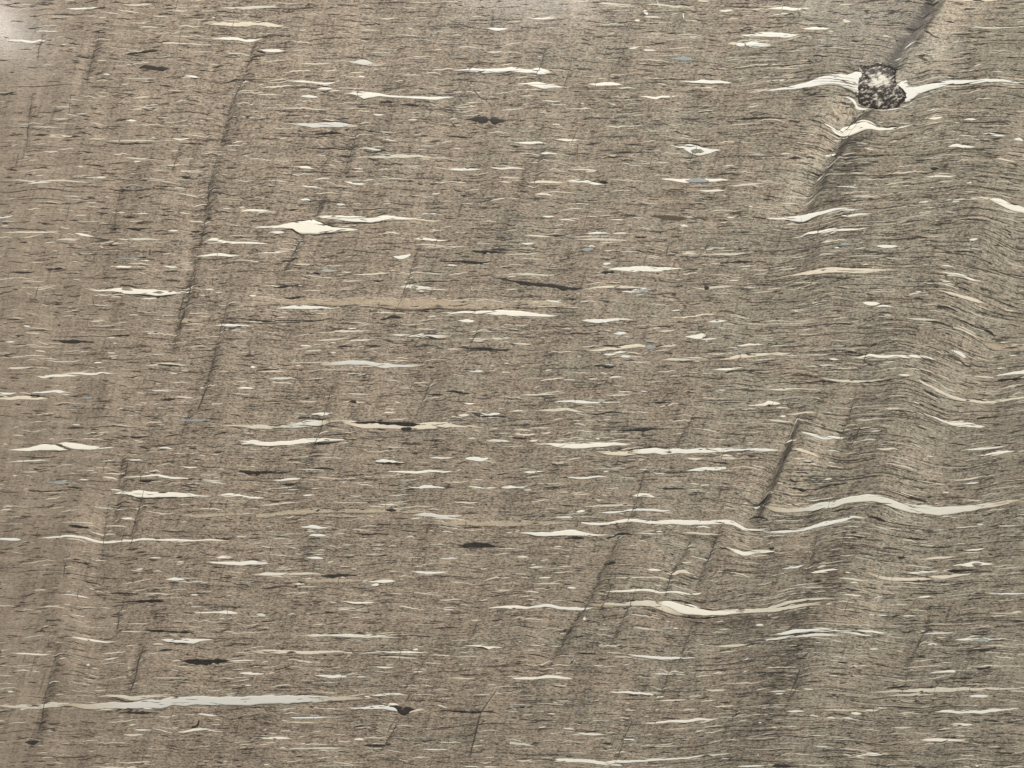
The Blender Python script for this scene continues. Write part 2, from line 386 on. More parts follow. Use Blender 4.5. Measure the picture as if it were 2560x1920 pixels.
# ------------------------------------------------------------------ the inlays, digitised on a 4 x 4 grid of tiles (tile pixels are 1/3.456 photo pixels)
# kind, widest thickness, then the spine; x,y,w gives the thickness at a point
FEAT = {
(0,0): """W 19 560,75 700,80 780,75 870,60
P 20 1050,38 1180,45 1320,28
P 15 1310,135 1400,142 1470,140
P 14 1440,95 1560,95 1650,90
P 30 1880,70 2050,70 2260,60 2430,66
P 44 1730,210 1900,207 2000,215 2212,205 2400,225 2560,235
W 32 1820,342 1920,330 2050,337 2150,347 2250,335 2290,345
P 15 1340,350 1450,370 1560,375 1680,372
G 26 0,350 170,352 300,362 350,352 460,370
G 16 300,268 420,270 520,274
D 46 1200,597 1250,582 1300,588 1390,595 1460,590
P 14 830,520 880,522 935,518
P 11 980,572 1040,572 1110,572
W 30 1550,672 1640,668 1735,675
D 13 1380,738 1440,742 1490,750
D 10 1000,800 1100,810 1180,822
P 14 1140,850 1230,838 1315,838
P 15 1090,955 1200,943 1290,950 1430,955
G 14 540,985 660,990 780,975
D 10 800,980 860,984 905,992
W 21 1080,1040 1130,1043 1190,1047
P 17 390,1165 600,1180 710,1170
P 20 890,1220 1100,1218 1250,1215 1410,1228
D 13 920,1235 1100,1242 1330,1237
W 17 1470,1195 1560,1207 1650,1190
D 13 1550,1240 1680,1240 1790,1247
D 15 710,1308 760,1314 810,1320
P 18 1060,1365 1200,1370 1330,1373
W 13 1150,1398 1190,1396 1225,1395
P 14 1380,1425 1480,1432 1580,1418
D 15 50,1465 100,1466 155,1475
W 12 660,1540 700,1538 740,1538
W 15 820,1535 880,1532 930,1530
P 17 0,1560 150,1555 300,1570 500,1560 700,1575 860,1598
G 17 230,1587 350,1575 460,1575
D 10 320,1625 450,1632 550,1642
P 12 1490,1625 1550,1625 1610,1632
W 11 1545,1480 1600,1482 1665,1478
P 15 1050,465 1200,455 1250,450
D 22 1100,462 1200,458 1300,438 1400,436
D 14 1840,710 1960,712 2030,688 2080,692 2180,688 2300,690
P 14 1950,462 2010,462 2090,463
D 10 1590,548 1660,560
W 13 880,640 920,642 960,646""",
(1,0): """D 12 700,40 800,45 880,50
P 15 1060,160 1130,165 1230,155
D 14 1840,178 1930,172 2020,178
D 12 1660,240 1750,225 1880,235
W 28 1980,245 2080,250 2190,248
D 11 1600,385 1700,385 1810,380
W 34 20,435 120,440 170,437 260,437
D 20 0,440 40,445 90,462
D 12 190,412 250,408 330,405
P 15 1980,448 2060,450 2140,447
D 15 720,492 800,495 970,512
G 48 780,530,4 850,535,14 930,538,48 1000,545,20 1040,548,3
P 17 940,560 1020,565 1090,563
P 15 340,550 500,548 670,548
D 12 1880,552 1920,535 1990,538
W 42 1690,605,6 1800,608,20 1900,608,38 2060,612,42 2212,610,38 2380,612,32 2400,608,40 2440,608,62 2500,618,46 2570,632,12
W 22 270,705 420,708 560,720 650,718 700,705 790,718
W 24 520,768 590,768 670,770
P 20 620,795 680,785 740,790
W 26 375,832 440,832 550,842
W 62 740,805,2 830,808,16 900,808,50 940,810,66 1000,818,50 1060,822,28 1150,830,18 1290,835,16 1380,845,22 1500,848,26 1580,846,24 1680,838,10 1770,838,2
W 16 880,660 910,662 950,668
P 18 200,935 400,932 500,945 650,937
P 14 1800,890 1870,886 1930,892
D 10 60,855 120,855 200,855
D 14 1060,880 1120,882 1200,880
D 18 1240,900 1340,905 1390,912 1420,905
D 12 150,955 230,958 310,958
W 18 1010,990 1060,992 1110,992
G 50 200,1068,3 330,1068,10 480,1080,38 600,1082,46 720,1080,40 850,1092,20 900,1088,6
D 12 520,1055 620,1050 750,1055 850,1072
D 60 1800,1035 1900,1028 2000,1032 2160,1035
D 26 500,1160 620,1152 700,1150 770,1165
D 14 830,1135 870,1122 960,1130 1090,1148
D 15 430,1278 560,1283 640,1278 740,1288 860,1292
G 18 880,1285 960,1280 1050,1298 1160,1300
D 16 930,1298 1020,1315 1100,1300 1180,1310
P 34 920,1352 1060,1358 1200,1350 1300,1352 1420,1350 1560,1360
D 16 700,1350 850,1350
D 12 980,1378 1060,1382
W 26 350,1440 440,1447 520,1452
W 14 840,1458 930,1460
W 24 1640,1460 1750,1465 1850,1462 1960,1467
W 20 2000,1440 2100,1455 2220,1450 2340,1462
G 16 490,1555 580,1545 670,1540
W 24 750,1570 830,1582 960,1590
W 20 380,1610 480,1612 590,1635
P 10 800,1552 930,1560
P 14 2100,1570 2212,1580
D 12 2010,1310 2080,1312
D 14 1650,1168 1720,1180 1890,1188
D 11 1880,770 1960,855 2100,858
P 13 1340,340 1440,345 1540,350""",
(2,0): """P 22 440,8 620,10 800,30 950,40 1110,45
P 18 1140,50 1260,38 1390,60 1500,72
W 30 1140,90,16 1160,105,34 1170,130,10
W 22 1050,170 1080,175 1110,180
P 24 1130,145 1210,145 1290,155
P 14 1250,0,4 1265,40,14 1285,70,4
W 12 1478,110,3 1482,140,12 1485,165,3
W 22 1780,92 1850,98 1920,90
D 13 1870,50 1980,65 2140,70
P 18 2050,85 2150,80 2230,88
G 24 100,158 220,160 390,158
W 46 1960,305,4 2080,302,24 2180,295,42 2300,298,40 2400,305,30 2490,300,4
P 26 1860,375 1960,385 2000,390
W 50 1930,385,10 1975,385,40 2010,385,16
W 60 2020,385,20 2080,385,58 2120,385,46 2180,388,24 2250,388,4
D 9 480,517 600,525 750,540
D 13 1060,550 1180,560 1300,570 1400,562
B 38 1350,500,3 1430,508,18 1480,505,38 1530,510,24 1580,515,3
W 22 980,415 1060,410 1120,400
W 22 1120,432 1180,435 1250,440
W 48 20,722,3 130,725,14 200,735,42 260,742,54 340,742,40 420,755,14 500,757,3
W 34 640,725 780,730 880,728 980,742
P 16 920,768 990,758 1080,772
W 36 1440,700,3 1560,708,14 1650,708,34 1740,708,32 1860,715,18 1910,717,3
W 24 1080,828 1180,838 1250,848 1290,838 1450,830
P 13 250,870 350,875 440,872
G 16 840,900 910,908
P 12 470,935 600,940 720,935
D 14 1450,790 1530,798
D 12 1830,822 1960,820
W 16 340,1075 420,1073
D 18 840,1045 940,1055
D 20 1920,1028 2050,1022 2212,1018 2300,1020
W 22 360,1200 470,1212 590,1212
W 24 0,1228 100,1235 240,1235 320,1242
W 20 230,1328 320,1325 400,1330
D 13 470,1330 570,1327 680,1328
D 12 970,1250 1030,1245 1150,1255
D 14 850,1330 950,1315 1060,1315 1200,1312
W 92 1350,1250,3 1450,1275,14 1520,1275,70 1570,1285,92 1640,1298,80 1710,1305,40 1760,1298,16 1820,1298,3
M 40 1545,1300,8 1585,1306,44 1630,1310,34 1660,1312,6
D 12 1390,1245 1480,1240 1580,1248 1660,1272
P 16 460,1462 560,1462 650,1465 780,1482
P 14 1500,1462 1580,1462
P 26 100,1580 300,1570 480,1580
W 30 450,1568 560,1562 640,1568 720,1585 810,1598
D 30 740,1570 800,1575 830,1580
W 30 1270,1548,3 1400,1555,22 1520,1560,34 1700,1560,26 1800,1555,18 1900,1555,3
B 42 1500,1555,10 1560,1558,44 1640,1558,44 1700,1560,10
P 22 1850,1610 2010,1598 2190,1582
W 20 1600,1648 1700,1645 1860,1645
D 12 290,1620 390,1630
D 10 1700,1500 1850,1502 2010,1505
D 12 1700,1065 1800,1080""",
(3,0): """P 26 1640,0,10 1800,4,30 1900,4,26 2010,-2,4
P 22 2130,35 2212,30 2300,38
W 34 -30,78 60,75 150,75 300,78 400,65
P 16 600,48 740,35
W 30 280,250 380,248 460,248 560,240
W 44 -40,300 60,300 180,305 280,295
D 14 250,325 340,310
P 30 640,170,8 665,182,34 720,190,6
P 16 990,310,6 1010,312,18 1080,325,4
P 30 1740,240 1900,242 2050,235 2212,238 2300,240
D 15 1340,265 1390,280 1430,310 1495,335
N 20 1290,488 1340,505 1385,522
P 15 1300,440 1400,475 1480,472
W 10 1100,520 1130,512 1155,500
W 10 1170,430 1230,380 1290,345
P 15 500,410 600,412
P 18 640,425 710,420
P 18 360,525 410,528
W 270 -40,785,8 60,780,16 150,765,24 300,745,46 450,708,72 600,680,96 700,662,140 750,665,190 790,672,240 840,690,280 900,700,100
W 260 1080,780,80 1120,785,170 1170,800,215 1215,805,170 1260,792,96 1330,767,66 1450,738,52 1600,715,44 1750,705,36 1900,697,28 2060,703,22 2212,718,16 2300,724,10
W 26 640,828,3 700,848,18 745,888,24 770,935,26 820,942,16 890,940,3
D 12 640,760 700,775 760,820 770,850
D 10 560,880 680,890 740,935 760,960
W 12 900,945 1000,952 1100,945 1180,920 1260,890
W 96 440,1072,4 500,1080,18 550,1110,28 590,1150,36 630,1158,62 700,1130,84 760,1105,84 830,1085,66 900,1095,40 960,1112,26 1060,1108,20 1180,1095,10 1280,1060,3
W 16 750,1060 810,1042 880,1055 950,1090
W 24 1370,1025 1450,1020 1520,1010
W 16 1680,1035 1750,1030 1810,1033
D 13 420,1165 480,1172 520,1205
P 22 560,1215 600,1220 640,1205
P 18 820,1270 870,1290 930,1300
D 11 380,1005 470,1005
P 16 100,1330 200,1325
W 22 480,1350 560,1340 600,1330
D 20 150,1380 220,1362 300,1368
P 11 600,1370 680,1330 780,1320
D 16 800,1340 860,1350 940,1342 1050,1338
D 13 800,1412 840,1420 910,1415
W 24 1830,1160 1920,1158 1980,1170 2070,1178
D 12 1890,1140 2000,1145 2100,1160
W 30 2120,1205 2180,1210 2212,1225
W 34 1550,1275,3 1620,1258,28 1700,1268,24 1800,1268,3
D 12 1860,1320 1950,1330
P 18 1930,1355 2010,1375 2150,1400
D 14 2080,1400 2160,1430 2212,1455
W 20 1340,1530 1440,1522 1560,1525 1640,1510
W 18 1710,1578 1765,1582
W 14 580,1610 680,1615 790,1625
D 20 1400,1450 1480,1455
D 11 1590,550 1740,545
D 11 1540,910 1650,905
D 12 1860,935 1980,942
P 14 1930,615 2040,622
P 10 850,350 950,310
P 12 700,1500 900,1490""",
(0,1): """G 18 0,222,22 60,215,20 120,205,3
P 15 0,295 80,292
D 12 300,92 420,95 520,102 640,100
P 12 900,45 980,42
P 13 640,205 760,198
D 10 0,318 130,318 300,328
P 18 0,350 200,348 380,350 540,340
W 20 600,368 700,370 760,375 830,390
D 10 780,390 900,410 960,412
P 20 480,415 600,410 700,408
P 22 980,405 1080,405 1170,412 1280,408 1420,410
D 13 320,265 430,270
P 15 960,180 1090,178
W 12 1130,188 1200,185 1290,187
D 20 1090,315 1180,322 1200,330 1230,310
W 16 1440,340 1550,337
D 12 1650,345 1720,352
W 22 2060,175 2130,160 2212,158 2340,162
D 22 1780,235 1830,225
W 24 1770,425,3 1830,410,22 1880,415,26 1940,435,26 2080,440,18 2212,443,14 2330,447,3
P 14 1610,250 1780,262
D 13 870,475 920,462 1020,462
W 20 860,470 900,478
W 30 1680,560 1780,548 1860,542 1960,548 2090,548
B 14 950,572 1100,575 1260,580
W 14 1210,590 1300,598
W 22 980,645 1060,648 1160,648
W 16 1400,640 1480,648 1570,650
D 18 390,665 450,662 520,662 575,675
D 10 400,675 480,685 570,678
D 16 90,690 220,695 300,688
W 62 760,852,3 860,850,14 960,850,20 1060,850,52 1150,858,50 1250,862,44 1320,870,50 1400,868,44 1500,868,28 1600,865,12 1700,860,3
M 40 1050,840,5 1080,838,32 1120,845,26 1150,850,4
M 30 1320,868,4 1370,865,26 1420,868,4
D 15 1030,812 1100,808 1200,830
D 14 1040,880 1200,888 1360,900 1520,885
W 15 1210,922 1280,922 1370,918
W 14 1760,842 1860,842
W 12 1850,868 1930,865
W 18 2150,895 2220,900
P 15 1110,860 1200,860
D 12 1540,1100 1590,900
T 46 1280,1110 1500,1112 1700,1108 1850,1100
D 12 1820,1115 1880,1100 1930,1090 2000,1088 2100,1095 2212,1108 2400,1112 2700,1108 2850,1098
D 10 1820,1115 1900,1128 2050,1130 2212,1132 2400,1130 2700,1118 2850,1100
W 24 1830,1160 1930,1152 2050,1158 2200,1160
P 14 780,1105 920,1110
W 20 200,1155 270,1160
D 11 240,1198 340,1195 460,1200
P 18 210,1218 360,1222
D 18 970,1235 1050,1243 1130,1235
W 13 930,1258 1000,1262
D 26 440,1285 560,1292 700,1292 820,1297
W 15 30,1293 140,1295
P 10 1790,1250 1920,1248
T 34 0,1340 200,1338 400,1340 620,1345
P 15 920,1390 1010,1392
P 12 0,1430 120,1425 250,1418
P 20 60,1530,3 90,1520,16 130,1525,20 200,1520,14 300,1515,3
W 16 800,1475 890,1472
P 26 1230,1505 1350,1492 1500,1490 1660,1495
M 44 1370,1500,4 1410,1505,44 1460,1510,20
D 26 1360,1490 1450,1495 1560,1500
W 20 500,1568 650,1562 820,1575 880,1565 1040,1572
W 26 280,1588 370,1600 470,1595 560,1588 700,1590
W 24 2160,1515 2212,1515
D 10 1140,1550 1230,1552
P 12 2000,1605 2140,1608
P 12 2030,1635 2150,1640
W 14 1560,1545 1640,1548
D 14 1300,480 1290,560""",
(1,1): """W 30 380,65,4 430,68,28 475,72,4
G 26 690,105 740,110 780,115
P 15 0,165 60,172 200,178
D 14 230,155 300,155 370,148
W 52 510,205,3 580,215,24 680,225,38 800,233,50 950,236,48 1100,232,40 1220,226,24 1330,230,14 1440,222,3
W 14 1410,210 1460,185 1530,190 1620,200
W 140 -60,310,3 60,305,18 200,298,26 290,288,56 360,300,90 430,310,128 490,312,130 560,315,100 640,328,52 720,325,30 820,325,24 910,328,3
D 10 260,272 340,250 440,240 480,230
D 14 500,235 560,262 640,292 700,302
D 14 240,322 310,322 350,350 420,378
D 16 480,375 600,360 760,348
D 13 540,250 620,265 800,270 950,265 1170,255
W 24 110,342,3 190,345,24 250,345,6
W 16 40,525 140,525 240,525
P 10 180,490 300,495 370,475
D 10 840,510 960,515 1090,525
W 36 1180,560,3 1240,562,34 1300,555,28 1345,542,3
W 22 1340,410 1420,405 1500,412 1670,420
P 14 1360,455 1500,455 1650,462
D 22 1860,510 1960,515 2060,515 2150,520
D 11 1940,505 2050,492 2180,490
D 24 1590,600 1720,597 1840,605 1940,608 2040,602
W 16 1640,632 1750,632
B 24 550,680 620,682 700,682
P 17 820,715 920,712 1060,705 1170,695
P 14 1440,700 1540,705 1640,708
D 17 480,700 560,705
D 22 150,828 230,822 310,815
W 20 330,808 410,805
D 16 1410,768 1520,770 1660,775
D 16 1010,765 1060,768 1110,765
G 44 1220,825,3 1300,820,24 1370,822,44 1430,828,30 1570,830,3
M 42 1340,820,14 1370,822,42 1400,824,14
W 12 1400,855 1460,858
P 14 730,770 870,768 900,760
P 12 700,840 850,840
D 22 240,910 300,918 430,898
W 40 160,1002,3 260,1000,20 360,998,36 430,998,36 520,1000,22 660,1002,8 720,1002,2
T 130 -500,975,10 -200,965,50 200,955,60 800,955,80 1200,960,120 1600,965,110 2000,965,90 2400,975,60 2700,990,10
P 16 930,1030 1100,1040 1260,1045 1400,1035
W 48 1600,1040,4 1800,1042,18 1960,1042,26 2100,1045,42 2212,1052,44 2320,1052,40 2400,1056,24 2500,1062,14 2620,1068,3
D 26 1070,1102 1130,1092 1180,1078 1260,1085
D 14 1440,1012 1530,1010 1620,1005
P 20 1650,1125 1760,1112
W 30 1740,1112,4 1820,1115,28 1880,1120,14
D 11 1650,1125 1720,1115 1780,1118
W 16 780,1188,3 830,1180,18 870,1178,3
P 18 500,1215 680,1210 860,1200 1000,1195
P 16 480,1280 650,1275 820,1265
W 16 780,1290 880,1280 1020,1280
D 17 700,1340 770,1335 830,1332
W 16 370,1328 430,1328 490,1332
G 42 1100,1230,3 1250,1235,18 1380,1240,28 1500,1245,34 1600,1248,30 1680,1250,6
D 15 1410,1270 1480,1250 1550,1265 1660,1272
D 12 1200,1330 1320,1328 1420,1338 1490,1322 1580,1335
W 12 1860,1285 1990,1290
P 16 1810,1258 1920,1268 2020,1278
D 24 1780,1345 1880,1352 2010,1355 2100,1362 2200,1362
P 13 1640,1358 1760,1362
G 52 540,1495,3 640,1490,26 740,1480,36 830,1475,44 920,1482,36 1000,1490,36 1130,1505,40 1240,1500,30 1340,1500,22 1480,1492,3
D 12 920,1515 980,1520
W 26 1820,1548 1890,1550 1970,1552
P 14 2100,1560 2212,1560
D 16 0,1540 100,1535 200,1525
P 14 0,1548 150,1552 280,1548
G 24 80,1615 220,1612 300,1608 360,1620
D 12 480,1625 560,1620
P 12 760,1635 900,1635
D 15 1830,1475 1960,1490
P 14 420,1370 580,1372
W 16 640,1385 700,1388
D 12 2080,740 2212,742
P 26 2020,1265 2212,1265""",
(2,1): """G 22 190,22 280,22 360,35
D 13 130,55 210,58 270,68
W 14 250,210 380,212
W 14 390,240 480,240 560,252
W 12 840,240 970,240
N 42 1190,208,3 1260,212,26 1340,222,38 1430,225,34 1495,225,16
D 9 1190,205 1260,206 1350,208 1450,212 1500,220
W 14 1490,215 1580,220
D 14 1500,228 1600,235
W 18 1450,292 1530,295
W 18 620,358 760,355 860,355
G 18 860,360 1010,358
P 20 100,375 260,385 350,385
D 14 290,380 380,375 470,380
D 12 470,395 560,405
P 24 550,405 620,412 750,410 900,415 1040,415
D 17 1060,388 1170,388
G 24 70,440 130,448 200,440
W 16 650,472 690,468 725,478
B 34 600,500,4 650,500,40 710,490,8
W 22 780,622 860,615
P 20 1450,535 1600,528
P 22 1620,490 1750,488 1850,488
P 24 1680,540 1850,540 1950,535 2050,525
W 56 810,668,3 900,668,24 1000,668,38 1080,672,54 1160,672,50 1250,670,44 1330,665,40 1400,662,14 1490,662,3
D 26 760,698 820,690 890,692
D 20 1800,615 1900,605 2080,600
D 42 -160,742,3 -60,748,12 0,770,16 100,785,30 200,795,30 320,805,34 430,818,34 520,828,24 640,835,3
P 22 640,835 800,820 980,825 1160,820
W 34 940,860,3 1040,855,22 1120,850,34 1180,845,30 1210,842,8
B 26 1060,856,4 1120,850,26 1180,846,18 1205,842,3
D 11 840,840 980,840 1120,832
P 18 0,720 150,715 400,718
W 16 2080,712 2212,705
D 11 1580,805 1700,798 1780,808
D 34 1660,820,8 1680,825,40 1705,830,8
P 24 1540,822 1650,830 1800,820 1950,800
W 14 1870,765 1970,762
W 15 280,940 360,948 440,958
D 12 430,925 570,925
D 16 1370,890 1420,888
W 48 -80,1050,20 0,1052,44 100,1055,38 180,1062,26 300,1068,12 400,1072,3
W 38 590,1110,3 680,1112,24 780,1112,34 860,1100,26 950,1098,14 1060,1100,3
W 12 1190,1076 1280,1078
W 14 1370,1028 1460,1020
D 16 500,1215 590,1222 690,1225
W 26 860,1215,3 930,1218,28 1000,1220,4
P 18 0,1308 100,1315 180,1320
W 26 1690,1125 1780,1118 1860,1112
P 12 1210,1180 1290,1172
P 15 1250,1198 1340,1205 1430,1190
D 12 1260,1158 1350,1160 1410,1148
W 48 1490,1248,3 1560,1250,28 1610,1248,44 1650,1240,40 1680,1238,4
W 18 1620,1278 1700,1270 1780,1270
P 14 1500,1210 1600,1212
D 16 1480,1285 1560,1298
P 36 610,1362,3 740,1365,18 860,1350,26 960,1345,30 1080,1328,30 1150,1338,16
P 18 1260,1338 1380,1332 1440,1322
B 44 1150,1340,4 1190,1342,44 1250,1345,8
D 15 780,1325 870,1332 960,1322 990,1312
W 26 750,1388 850,1400 930,1388 1010,1382
W 22 920,1418 1010,1422 1080,1430
B 22 1010,1425 1060,1425
D 22 700,1502 800,1508 850,1512 900,1500
G 16 800,1490 890,1495
W 20 1840,1352 1960,1335 2050,1322 2212,1310
B 28 1940,1385 1965,1380 2000,1385
P 14 1920,1388 2080,1378
P 34 1280,1455 1450,1445 1600,1440 1700,1445
P 36 1780,1450 1920,1435 2060,1410 2212,1398 2300,1395
W 26 1720,1540 1850,1535 1920,1525 2020,1512
D 12 1860,1550 2000,1545 2140,1540
G 22 830,1610 890,1598 960,1598
P 14 760,1560 800,1560
P 14 440,1620 560,1622
D 11 1330,555 1360,430
W 14 1850,220 1930,218
T 60 0,950 200,960 400,975 600,1000""",
(3,1): """P 15 110,35 250,45 310,50 420,30
P 15 110,100 260,100
W 34 -60,225,8 60,232,16 160,236,22 230,230,44 290,232,62 340,225,56 400,200,36 480,175,26 570,152,24 660,150,26 740,152,20 820,148,6 900,148,2
W 20 570,195 700,205 800,190 910,185
D 13 200,255 290,265 370,240 440,210
D 13 650,85 800,75 960,68
D 10 150,240 200,250
P 22 1700,45,4 1800,55,20 1900,62,28 2000,62,20
W 58 1900,62,8 1980,78,44 2060,105,54 2140,135,58 2212,160,56 2300,195,50
P 16 1870,20 2000,25 2060,42 2140,60
W 14 1280,98 1340,85 1400,80
W 20 1580,85 1620,82 1660,82
D 13 1730,232 1830,238 1920,250
W 12 1540,170 1620,178
W 32 190,400,3 280,385,14 360,355,22 450,345,28 560,325,30 640,328,22 760,320,14 880,310,3
D 9 430,325 560,310 620,315
D 16 1150,405 1240,402 1310,390 1390,398
W 26 930,468,4 1000,470,28 1080,470,20 1130,468,3
B 30 620,450 670,448 710,455
W 20 570,485 620,480
W 14 460,440 510,428 560,425
P 14 430,555 480,535 580,535
P 10 500,515 650,510
W 22 1730,415 1780,410 1820,405
M 30 1650,450 1720,462 1790,440
D 14 1600,515 1700,515 1780,525
D 13 1940,458 2040,470
P 26 60,748,2 180,720,12 300,702,20 400,690,40 500,680,48 600,676,52 720,680,46 840,682,40 950,682,22 1060,675,10 1160,668,2
P 36 200,710,3 400,690,30 600,678,44 850,684,34 1000,678,4
D 11 560,650 700,650 900,650
P 14 1330,630 1400,620
W 14 1490,632 1610,650
W 22 1440,685 1560,700 1660,718 1760,755 1880,780
D 12 1400,700 1500,712 1560,735
W 16 1490,768 1580,775
P 14 1360,785 1460,805
P 36 1440,840,3 1540,865,14 1650,892,26 1750,920,36 1830,945,30 1910,978,6
D 12 1960,935 2080,980 2180,1010
P 16 1920,990 2050,1020 2170,1038
D 10 1530,880 1650,915
D 18 1250,918 1350,925
W 14 1270,862 1330,862
W 40 810,955,3 870,962,34 930,965,28 980,968,4
W 17 920,1000 1000,985 1100,990
D 12 940,970 1010,968 1070,965
D 18 1440,985 1560,1000 1640,1040
W 12 1000,1065 1070,1065
P 22 1180,1088 1290,1100 1400,1108 1500,1110
D 15 1360,1112 1480,1130 1600,1168
P 18 1600,1165,14 1700,1200,16 1780,1245,20 1830,1285,8
T 70 1700,1200,20 1850,1280,50 1950,1330,70 2080,1355,60 2212,1345,50 2300,1340,30
D 10 1580,1078 1740,1140 1850,1190
D 26 1860,1190 1920,1215 1960,1250
D 10 600,1135 750,1140
P 12 620,1165 760,1155
P 14 0,1335 200,1320
P 34 0,1395 120,1398 260,1412
W 34 700,1425,3 800,1428,10 880,1412,22 960,1425,26 1080,1415,28 1200,1425,28 1300,1418,26 1380,1430,22 1470,1455,3
D 10 740,1415 860,1405
P 10 840,1455 980,1440
W 28 1580,1365,3 1640,1385,26 1690,1420,28 1712,1435,6
D 13 1630,1420 1710,1500 1800,1505 1900,1518
P 20 1190,1525 1290,1525 1370,1542 1450,1562
P 14 1440,1570 1540,1610 1600,1655
D 15 400,1495 470,1510
D 22 850,1480 910,1500
W 14 520,1440 620,1450
W 20 1120,1580 1240,1585
W 16 1970,1525 2070,1525
W 34 1950,1590,3 2050,1572,14 2140,1565,26 2212,1555,34 2300,1545,34
W 12 2080,1415 2150,1412
P 16 1760,1590 1880,1600 1980,1612
D 24 1980,1625 2100,1620 2212,1610
P 26 440,1600 600,1630 780,1640 950,1625 1040,1605
D 20 390,1640 480,1635 600,1650
D 13 740,1650 930,1640 1060,1620 1240,1590
D 24 885,1345,3 915,1315,22 950,1312,6
D 13 840,880 920,892
P 12 180,1025 360,1022
P 14 140,790 300,782 480,782""",
(0,2): """W 22 0,85,20 80,82,18 150,75,3
D 18 230,92 290,98 350,100
W 28 260,75,3 380,72,16 470,62,28 520,68,30 560,70,8 640,75,2
P 24 0,128,12 120,122,28 260,122,30 350,122,24 430,132,3
B 17 710,122 810,120
W 10 1290,58 1400,55 1490,62
D 20 1400,135 1460,132 1520,125
P 18 1500,112 1600,115 1690,125
P 14 500,215 600,218 680,215
W 12 1830,172,10 1925,172,8
D 12 1700,245 1760,100 1800,0
W 18 2040,35 2212,38
B 22 1540,312,4 1620,318,22 1720,315,24 1790,310,4
D 13 1770,302 1850,300 1920,308
D 14 580,370 660,378 740,375
G 14 620,348 700,355
T 38 1900,360 2212,362 2500,368
D 14 1120,462 1200,460 1290,450
D 10 890,478 1020,482
W 58 60,572,3 180,568,18 270,560,38 380,550,58 450,552,52 520,565,26 600,570,3
W 54 490,515,4 560,522,34 640,538,52 720,545,46 800,550,34 880,552,16 1000,548,3
D 10 480,520 550,545 620,570
D 10 360,512 480,522
D 10 380,575 500,580 620,572
W 40 2080,515,3 2160,510,28 2212,508,34 2290,510,10
W 16 1360,555 1430,550 1500,565
W 16 1090,658 1180,658 1290,655
M 24 1210,650 1245,652 1280,660
W 13 50,680 170,668 320,662 460,656
W 15 1560,710 1640,718 1720,722
P 14 180,762 350,762
W 10 1620,602 1790,620
P 14 880,770 1040,780 1110,755
P 20 1240,765 1300,762 1350,745 1400,770
D 36 2050,750 2212,765 2310,762
W 20 1040,805,3 1200,800,10 1330,788,18 1420,800,18 1500,812,18 1620,820,10 1700,828,2
D 13 1550,818 1700,828 1820,832
D 26 1200,835 1270,835 1340,830
G 18 1600,822 1830,835 1940,835
P 22 870,805 960,810 1030,830
B 34 400,850,3 460,850,18 520,850,36 580,850,12 620,848,3
W 16 660,832 780,832
G 24 950,908 1000,918 1060,920
W 66 960,952,3 1040,942,22 1100,938,30 1160,952,54 1230,955,64 1300,958,54 1400,958,48 1520,958,42 1640,962,34 1710,965,14 1860,968,3
W 22 1890,958,4 1980,958,22 2060,965,22 2212,982,14 2300,985,4
D 12 1140,965 1210,990 1300,985 1500,985 1700,975
D 13 540,890 640,895 720,905
P 20 780,1050 900,1075 1000,1080 1110,1080
T 20 0,1075 60,1052 180,1062 330,1062
P 20 20,1075 50,1058 120,1060
W 22 1040,1160 1100,1162 1160,1158
D 22 590,1222 680,1232 780,1245
P 13 880,1232 1000,1225 1120,1235
P 14 660,1195 840,1208
T 34 1450,1120 1700,1140 2000,1130 2212,1145
W 28 0,1335,14 80,1338,24 140,1342,22 190,1350,3
W 20 300,1335,3 400,1328,14 500,1322,16 590,1315,18 700,1322,18 780,1342,18 860,1365,18 940,1368,18 1050,1358,16 1150,1350,16 1230,1340,18 1350,1345,18 1480,1348,20 1600,1355,16 1750,1350,12 1900,1350,12 2010,1358,3
D 13 1850,1335 1930,1342 2010,1348
D 16 620,1528 700,1545 800,1555
W 26 1860,1500 1950,1498 2010,1498
W 34 1780,1535,3 1880,1545,20 2000,1548,30 2120,1548,32 2212,1548,30 2340,1550,3
G 15 1290,1500 1400,1502
D 20 1280,1520 1370,1522
D 20 1520,1500 1580,1495
W 15 1170,1600 1245,1595
D 14 1080,805 1110,640
W 12 1520,1540 1600,1538
P 13 1120,1610 1240,1620
D 11 0,1432 120,1420""",
